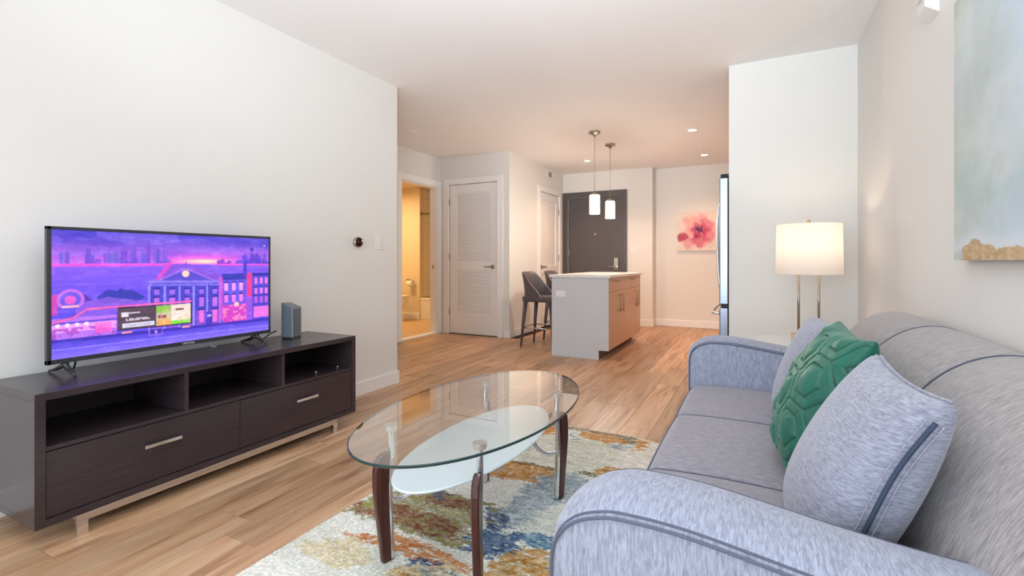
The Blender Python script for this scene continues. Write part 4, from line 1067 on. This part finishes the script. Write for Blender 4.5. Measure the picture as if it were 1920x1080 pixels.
# stools
def make_stool(x, y, label):
    """faces +x; x, y = centre of the seat"""
    st = thing('bar_stool', label, 'stool', (x, y, 0), 'leather stools at the kitchen island')
    Z = 0.605
    box('seat', x-0.20, x+0.21, y-0.20, y+0.20, Z-0.045, Z+0.025, M_stool, st, 0.022, 3)
    # wrapped backrest
    n = 24; rows = 9; VV = []; 
    for k in range(n+1):
        a = -1+2*k/n                                   # -1 near front wing .. 0 back .. 1
        ang = a*math.radians(112)
        # rounded-square plan
        cx_, sy_ = -math.cos(ang), math.sin(ang)
        sc = 1/(abs(cx_)**3.2+abs(sy_)**3.2)**(1/3.2)
        px_, py_ = 0.195*cx_*sc, 0.205*sy_*sc
        fr_ = abs(a)
        top = 0.33*(1-max(0, (fr_-0.40)/0.60)**1.15)+0.03
        for j in range(rows):
            t_ = j/(rows-1)
            lean = 0.055*t_*t_*(1-fr_*0.6)
            VV.append((x+px_-lean*(1 if cx_ < 0 else 0)-0.0, y+py_*(1+0.03*t_), Z-0.03+t_*top))
    FF = [(k*rows+j, (k+1)*rows+j, (k+1)*rows+j+1, k*rows+j+1) for k in range(n) for j in range(rows-1)]
    b = mk('backrest', VV, FF, M_stool, st, True)
    md = b.modifiers.new('thick', 'SOLIDIFY'); md.thickness = 0.026; md.offset = 0
    sd = b.modifiers.new('soft', 'SUBSURF'); sd.levels = 1; sd.render_levels = 1
    for sx in (-1, 1):
        for sy in (-1, 1):
            tx, ty = x+sx*0.165+(0.01 if sx > 0 else 0), y+sy*0.165
            bx, by = x+sx*0.215, y+sy*0.195
            V, F = tube_vf([(tx, ty, Z-0.045), ((tx*0.5+bx*0.5), (ty+by)/2, Z*0.5), (bx, by, 0.001)], [0.028, 0.021, 0.011], 12)
            mk('leg', V, F, M_stool, st, True)
    q = 0.205; z = 0.24
    pts = [(x-q, y-q+0.01, z), (x+q, y-q+0.01, z), (x+q, y+q-0.01, z), (x-q, y+q-0.01, z)]
    V, F = merge([tube_vf([pts[i], pts[(i+1) % 4]], 0.007, 8) for i in range(4)])
    mk('footrest', V, F, M_chrome, st, True)
    return st
s1 = make_stool(-2.42, 5.60, 'dark leather bar stool nearer the camera at the kitchen island')
copy_tree(s1, (-2.38, 6.22, 0), 'dark leather bar stool farther away, mostly hidden behind the island')

# ------------------------------------------------------------------ pendants and ceiling fittings
M_shade = emit_mat('pendant_glass_lit', (1.0, 0.82, 0.62), 5.0)
def make_pendant(x, y, label):
    p = thing('pendant_light', label, 'pendant light', (x, y, H), 'pendant lights above the island')
    lathe('canopy', x, y, [(0.066, H-0.0005), (0.066, H-0.022), (0.050, H-0.026), (0.022, H-0.040), (0.014, H-0.058), (0.005, H-0.062)], M_nickel, p, 36)
    tube('cord', [(x, y, H-0.06), (x, y, 1.86)], 0.0028, M_nickel, p, 8)
    lathe('cap', x, y, [(0.012, 1.875), (0.030, 1.868), (0.058, 1.845), (0.058, 1.818)], M_nickel, p, 32)
    sh_ = lathe('shade', x, y, [(0.060, 1.842), (0.061, 1.80), (0.061, 1.622), (0.055, 1.620), (0.055, 1.80)], M_shade, p, 36, cap=False)
    return p
p1 = make_pendant(-1.718, 5.505, 'frosted glass cylinder pendant nearer the camera, above the island')
p2 = copy_tree(p1, (-1.719, 6.175, H), 'frosted glass cylinder pendant farther back, hanging before the entry door')
for (px_, py_) in ((-1.718, 5.505), (-1.719, 6.175)):
    lamp('pendant_bulb', 'POINT', (px_, py_, 1.58), 22, (1.0, 0.86, 0.74), shadow_soft_size=0.05)
M_led = emit_mat('downlight_lens', (1.0, 0.86, 0.66), 7.0)
def make_down(x, y, label):
    d = thing('recessed_light', label, 'ceiling light', (x, y, H), 'recessed ceiling lights in the kitchen')
    lathe('trim_ring', x, y, [(0.060, H-0.0005), (0.060, H-0.006), (0.048, H-0.007), (0.046, H-0.002)], M_white_plastic, d, 32, cap=False)
    lathe('lens', x, y, [(0.047, H-0.004), (0.030, H-0.005)], M_led, d, 32)
    return d
dn = None
for (px_, py_, lb) in ((-0.684, 5.942, 'recessed ceiling light nearest the fridge, largest of the kitchen spots'), (-0.688, 7.41, 'recessed ceiling light above the flower canvas, by the fridge side'), (-2.312, 7.035, 'recessed ceiling light in front of the dark entry door, left of the pendants')):
    if dn is None: dn = make_down(px_, py_, lb)
    else: copy_tree(dn, (px_, py_, H), lb)
for (px_, py_) in ((-0.684, 5.942), (-0.688, 7.41), (-2.312, 7.035), (0.9, 5.942), (0.9, 7.41)):
    lamp('recessed_lamp', 'SPOT', (px_, py_, H-0.03), 40, (1.0, 0.52, 0.27), (0, 0, 0), spot_size=math.radians(125), spot_blend=0.8, shadow_soft_size=0.05)
lamp('recessed_lamp', 'SPOT', (-3.6, 4.6, H-0.03), 0.01, WARM, (0, 0, 0), spot_size=math.radians(140), spot_blend=0.8, shadow_soft_size=0.05)  # added lamp over the hall, without a fixture, all but off
def disc(name, label, x, y, r=0.035):
    d = lathe(name, x, y, [(r, H-0.0005), (r, H-0.006), (r*0.5, H-0.010)], M_white_plastic, None, 28); tag(d, label, 'sprinkler', 'ceiling sprinkler covers'); return d
disc('sprinkler_cover', 'round white sprinkler cover on the hall ceiling before the bathroom', -3.614, 4.537)
disc('sprinkler_cover', 'round white sprinkler cover on the kitchen ceiling between two spots', -0.678, 6.872)
vt = thing('wall_vent', 'small square white vent high on the wall above the hall closet door', 'vent', (-3.07, 7.37, 2.49))
box('frame', -3.0695, -3.060, 7.25, 7.49, 2.42, 2.56, M_white_plastic, vt, 0.003)
for k in range(4): box('louver', -3.061, -3.052, 7.31, 7.43, 2.452+k*0.021, 2.459+k*0.021, M_rubber, vt, 0.001)

# ------------------------------------------------------------------ fridge
fg = thing('refrigerator', 'stainless steel refrigerator standing behind the end of the partition wall', 'refrigerator', (0.1, 4.72, 0))
FY0, FY1 = 4.262, 5.175
box('cabinet', -0.212, 0.50, FY0+0.006, FY1-0.006, 0.02, 1.735, mat('fridge_side', (150, 154, 160), 0.4, 0.4, bump=(60, 0.02)), fg, 0.004)
for (a, b, hy) in ((FY0, 4.716, 4.66), (4.722, FY1, 4.78)):
    dd = box('door', -0.283, -0.216, a, b, 0.715, 1.745, M_steel, fg, 0.008, 3)
    tube('handle', smoothline([(-0.284, hy, 0.82), (-0.308, hy, 0.86), (-0.326, hy, 1.15), (-0.328, hy, 1.35), (-0.314, hy, 1.56), (-0.284, hy, 1.60)], 6), 0.009, M_satin, dd, 10)
dd = box('freezer_drawer', -0.283, -0.216, FY0, FY1, 0.06, 0.688, M_steel, fg, 0.008, 3)
tube('handle', smoothline([(-0.284, 4.34, 0.635), (-0.330, 4.345, 0.640), (-0.342, 4.40, 0.645), (-0.345, 4.72, 0.647), (-0.342, 5.04, 0.645), (-0.330, 5.095, 0.640), (-0.284, 5.10, 0.635)], 5), 0.013, M_satin, dd, 10)
box('gasket', -0.270, -0.213, FY0+0.004, FY1-0.004, 0.690, 0.713, M_rubber, fg, 0.002)
box('hinge_cover', -0.275, -0.18, FY0+0.01, FY0+0.08, 1.746, 1.775, M_rubber, fg, 0.006)
for (a, b) in ((-0.20, FY0+0.03), (-0.20, FY1-0.08), (0.42, FY0+0.03), (0.42, FY1-0.08)): box('foot', a, a+0.05, b, b+0.05, 0, 0.022, M_rubber, fg)

# ------------------------------------------------------------------ pictures
# flower canvas on the kitchen wall
fc = thing('flower_canvas', 'square canvas of a pink watercolour flower on the far kitchen wall', 'painting', (-0.86, 8.19, 1.545))
box('canvas', -1.17, -0.55, 8.176, 8.2095, 1.232, 1.852, M_canvas, fc, 0.002)
n = 170
uu, vv = np.meshgrid(np.linspace(0, 1, n), np.linspace(0, 1, n))
img = np.zeros((n, n, 3))+np.array((236, 222, 214.)); img += (fbm(uu*6, vv*6, 3)-0.5)[..., None]*24
wxx = uu+(fbm(uu*5, vv*5, 13)-0.5)*0.16; wyy = vv+(fbm(uu*5, vv*5, 17)-0.5)*0.16
def blob(cx, cy, r, c, a, petals=0, amp=0.0, soft=0.03):
    d = np.hypot(wxx-cx, wyy-cy); an = np.arctan2(wyy-cy, wxx-cx)
    rr_ = r*(1+amp*np.cos(an*petals))
    m = 1/(1+np.exp((d-rr_)/soft*3)); mm = (m*a*(0.7+0.6*fbm(uu*9, vv*9, int(cx*90)))).clip(0, 1)[..., None]
    img[:] = img*(1-mm)+np.array(c, float)*mm
blob(0.52, 0.48, 0.40, (238, 168, 176), 0.75, 5, 0.12, 0.06)
blob(0.42, 0.28, 0.18, (240, 190, 180), 0.6, 3, 0.1); blob(0.70, 0.36, 0.19, (220, 112, 140), 0.6, 3, 0.1); blob(0.74, 0.66, 0.17, (226, 132, 150), 0.65, 3, 0.1)
blob(0.30, 0.80, 0.15, (226, 148, 162), 0.65, 3, 0.2); blob(0.14, 0.66, 0.11, (176, 70, 100), 0.85, 3, 0.15, 0.03)
blob(0.55, 0.72, 0.18, (204, 92, 122), 0.6, 4, 0.2); blob(0.54, 0.47, 0.20, (196, 72, 112), 0.7, 6, 0.2, 0.05); blob(0.52, 0.44, 0.085, (96, 60, 110), 0.85, 7, 0.3, 0.03)
blob(0.45, 0.63, 0.06, (164, 56, 90), 0.7, 3, 0.2, 0.03)
lines = (np.abs(fbm(uu*7, vv*7, 55)-0.5) < 0.012) & (np.hypot(uu-0.5, vv-0.5) < 0.42); img[lines] = img[lines]*0.6+np.array((250, 226, 220))*0.4
spk = (vnoise(uu*40, vv*40, 66) > 0.93) & (vv < 0.22) & (uu < 0.5); img[spk] = (150, 150, 140)
M_paint = vcol_mat('paint_on_canvas', 0.75, noise=(500, 0.03), bump=0.1, spec=0.2)
grid_mesh('picture', np.stack([-1.17+uu*0.62, np.full_like(uu, 8.1755), 1.852-vv*0.62], -1), img, M_paint, fc)

# large abstract painting on right wall
PY0, PY1, PZ0, PZ1 = 1.05, 2.113, 1.072, 1.93
ap = thing('abstract_painting', 'large pale blue and white abstract canvas with a gold lower edge above the sofa', 'painting', (0.60, 1.58, 1.5))
box('canvas', WR-0.036, WR-0.0005, PY0, PY1, PZ0, PZ1, M_canvas, ap, 0.002)
nh, nw = 260, 300
uu, vv = np.meshgrid(np.linspace(0, 1, nw), np.linspace(0, 1, nh))      # u=0 far edge (left), v=0 top
n1 = fbm(uu*4+3, vv*3, 41); n2 = fbm(uu*9, vv*6, 43); n3 = fbm(uu*3, vv*7, 47)
img = lerp((196, 204, 196), (200, 214, 224), np.clip(uu*2.2+(n1-0.5)*1.2, 0, 1))
img = img+(n2-0.5)[..., None]*26
a = np.clip(1-abs(vv-0.72)/0.13, 0, 1)*np.clip(n1*1.5, 0, 1); img = img*(1-a[..., None]*0.6)+a[..., None]*0.6*np.array((172, 196, 190.))
a = np.clip((n3-0.55)*5, 0, 1); img = img*(1-a[..., None]*0.5)+a[..., None]*0.5*np.array((216, 218, 218.))
a = np.clip((fbm(uu*6, vv*4, 51)-0.58)*6, 0, 1)*(uu < 0.35); img = img*(1-a[..., None]*0.5)+a[..., None]*0.5*np.array((176, 184, 166.))
crest = 0.957+0.008*np.sin(uu*26)+(n2-0.5)*0.07-0.012*np.sin(uu*9)
a = np.clip((vv-crest+0.05)/0.04, 0, 1)*np.clip((crest-vv+0.02)/0.02, 0, 1); img = img*(1-a[..., None]*0.7)+a[..., None]*0.7*np.array((222, 228, 232.))
gold = (vv > crest+0.004) & (uu > 0.05+0.06*n2); gc = np.array((200, 172, 134.))+(fbm(uu*40, vv*90, 53)-0.5)[..., None]*60
img[gold] = gc[gold]
grid_mesh('picture', np.stack([np.full_like(uu, WR-0.0366), PY1-uu*(PY1-PY0), PZ1-vv*(PZ1-PZ0)], -1), img, M_paint, ap)

# alarm device high on the right wall
al = thing('wall_alarm', 'white wedge shaped alarm strobe high on the right wall beside the painting', 'alarm', (WR, 2.44, 2.07))
V = [(WR-0.0005, y, z) for y in (2.40, 2.50) for z in (2.03, 2.20)]+[(WR-0.045, y, z) for y in (2.40, 2.50) for z in (2.06, 2.20)]
mk('housing', V, [(0, 1, 3, 2), (4, 6, 7, 5), (0, 2, 6, 4), (1, 5, 7, 3), (0, 4, 5, 1), (2, 3, 7, 6)], M_white_plastic, al)
box('lens', WR-0.058, WR-0.044, 2.42, 2.48, 2.10, 2.17, M_white_plastic, al, 0.005)

# ------------------------------------------------------------------ side table and lamp
st = thing('side_table', 'round clear glass side table between the sofa and the partition wall', 'table', (0.24, 3.47, 0))
def ring_c(cx, cy, r, z, n=64): return [(cx+r*math.cos(2*math.pi*i/n), cy+r*math.sin(2*math.pi*i/n), z) for i in range(n)]
V, F = loft([ring_c(0.24, 3.47, 0.277, 0.562), ring_c(0.24, 3.47, 0.28, 0.565), ring_c(0.24, 3.47, 0.28, 0.568), ring_c(0.24, 3.47, 0.277, 0.571)])
mk('glass_top', V, F, M_tglass, st, False, mats=[M_tglass, M_glass_edge], midx=[1]*192+[0, 0])
lathe('hub', 0.24, 3.47, [(0.05, 0.5615), (0.05, 0.552), (0.018, 0.548), (0.018, 0.30), (0.03, 0.28)], M_chrome, st, 28)
for k in range(3):
    a = 0.5+k*2.094
    pts = smoothline([(0.24, 3.47, 0.30), (0.24+0.08*math.cos(a), 3.47+0.08*math.sin(a), 0.26), (0.24+0.2*math.cos(a), 3.47+0.2*math.sin(a), 0.12), (0.24+0.25*math.cos(a), 3.47+0.25*math.sin(a), 0.01)], 5)
    tube('leg', pts, 0.010, M_chrome, st, 10)

LX, LY, LZ = 0.284, 3.59, 0.5712
tl = thing('table_lamp', 'table lamp with white drum shade and two slim metal posts on the side table', 'lamp', (LX, LY, LZ))
box('base', LX-0.095, LX+0.095, LY-0.05, LY+0.05, LZ+0.0003, LZ+0.030, M_brass, tl, 0.003)
for s in (-1, 1): tube('post', [(LX+s*0.055, LY, LZ+0.03), (LX+s*0.055, LY, 1.03)], 0.0075, M_nickel, tl, 14)
tube('post_bridge', [(LX-0.06, LY, 1.02), (LX+0.06, LY, 1.02)], 0.006, M_brass, tl, 10)
M_lshade = bpy.data.materials.new('lamp_shade_linen'); M_lshade.use_nodes = True
nt = M_lshade.node_tree; nt.nodes.remove(nt.nodes['Principled BSDF'])
df = nt.nodes.new('ShaderNodeBsdfDiffuse'); tr = nt.nodes.new('ShaderNodeBsdfTranslucent'); mx = nt.nodes.new('ShaderNodeMixShader')
tc = nt.nodes.new('ShaderNodeTexCoord'); nn = nt.nodes.new('ShaderNodeTexNoise'); nn.inputs['Scale'].default_value = 240
mr = nt.nodes.new('ShaderNodeMix'); mr.data_type = 'RGBA'; mr.inputs['A'].default_value = (0.68, 0.65, 0.62, 1); mr.inputs['B'].default_value = (0.78, 0.75, 0.72, 1)
nt.links.new(tc.outputs['Object'], nn.inputs['Vector']); nt.links.new(nn.outputs['Fac'], mr.inputs['Factor'])
nt.links.new(mr.outputs['Result'], df.inputs[0]); nt.links.new(mr.outputs['Result'], tr.inputs[0]); mx.inputs[0].default_value = 0.45
nt.links.new(df.outputs[0], mx.inputs[1]); nt.links.new(tr.outputs[0], mx.inputs[2]); nt.links.new(mx.outputs[0], nt.nodes['Material Output'].inputs[0])
shd = lathe('shade', LX, LY, [(0.186, 0.985), (0.180, 1.30)], M_lshade, tl, 64, cap=False)
V, F = merge([tube_vf([(LX, LY, 1.27), (LX+0.179*math.cos(a), LY+0.179*math.sin(a), 1.285)], 0.0025, 6) for a in (0.3, 2.4, 4.5)])
mk('spider', V, F, M_brass, tl, True)
tube('stem', [(LX, LY, 1.02), (LX, LY, 1.325)], 0.004, M_brass, tl, 8)
lathe('finial', LX, LY, [(0.004, 1.303), (0.009, 1.308), (0.010, 1.318), (0.005, 1.332)], M_brass, tl, 20)
lathe('bulb', LX, LY, [(0.012, 1.07), (0.028, 1.10), (0.030, 1.13), (0.018, 1.16), (0.004, 1.168)], emit_mat('bulb_lit', (1.0, 0.80, 0.58), 5), tl, 24)
lamp('table_lamp_bulb', 'POINT', (LX, LY, 1.20), 2.6, (1.0, 0.78, 0.58), shadow_soft_size=0.04)

# ------------------------------------------------------------------ done
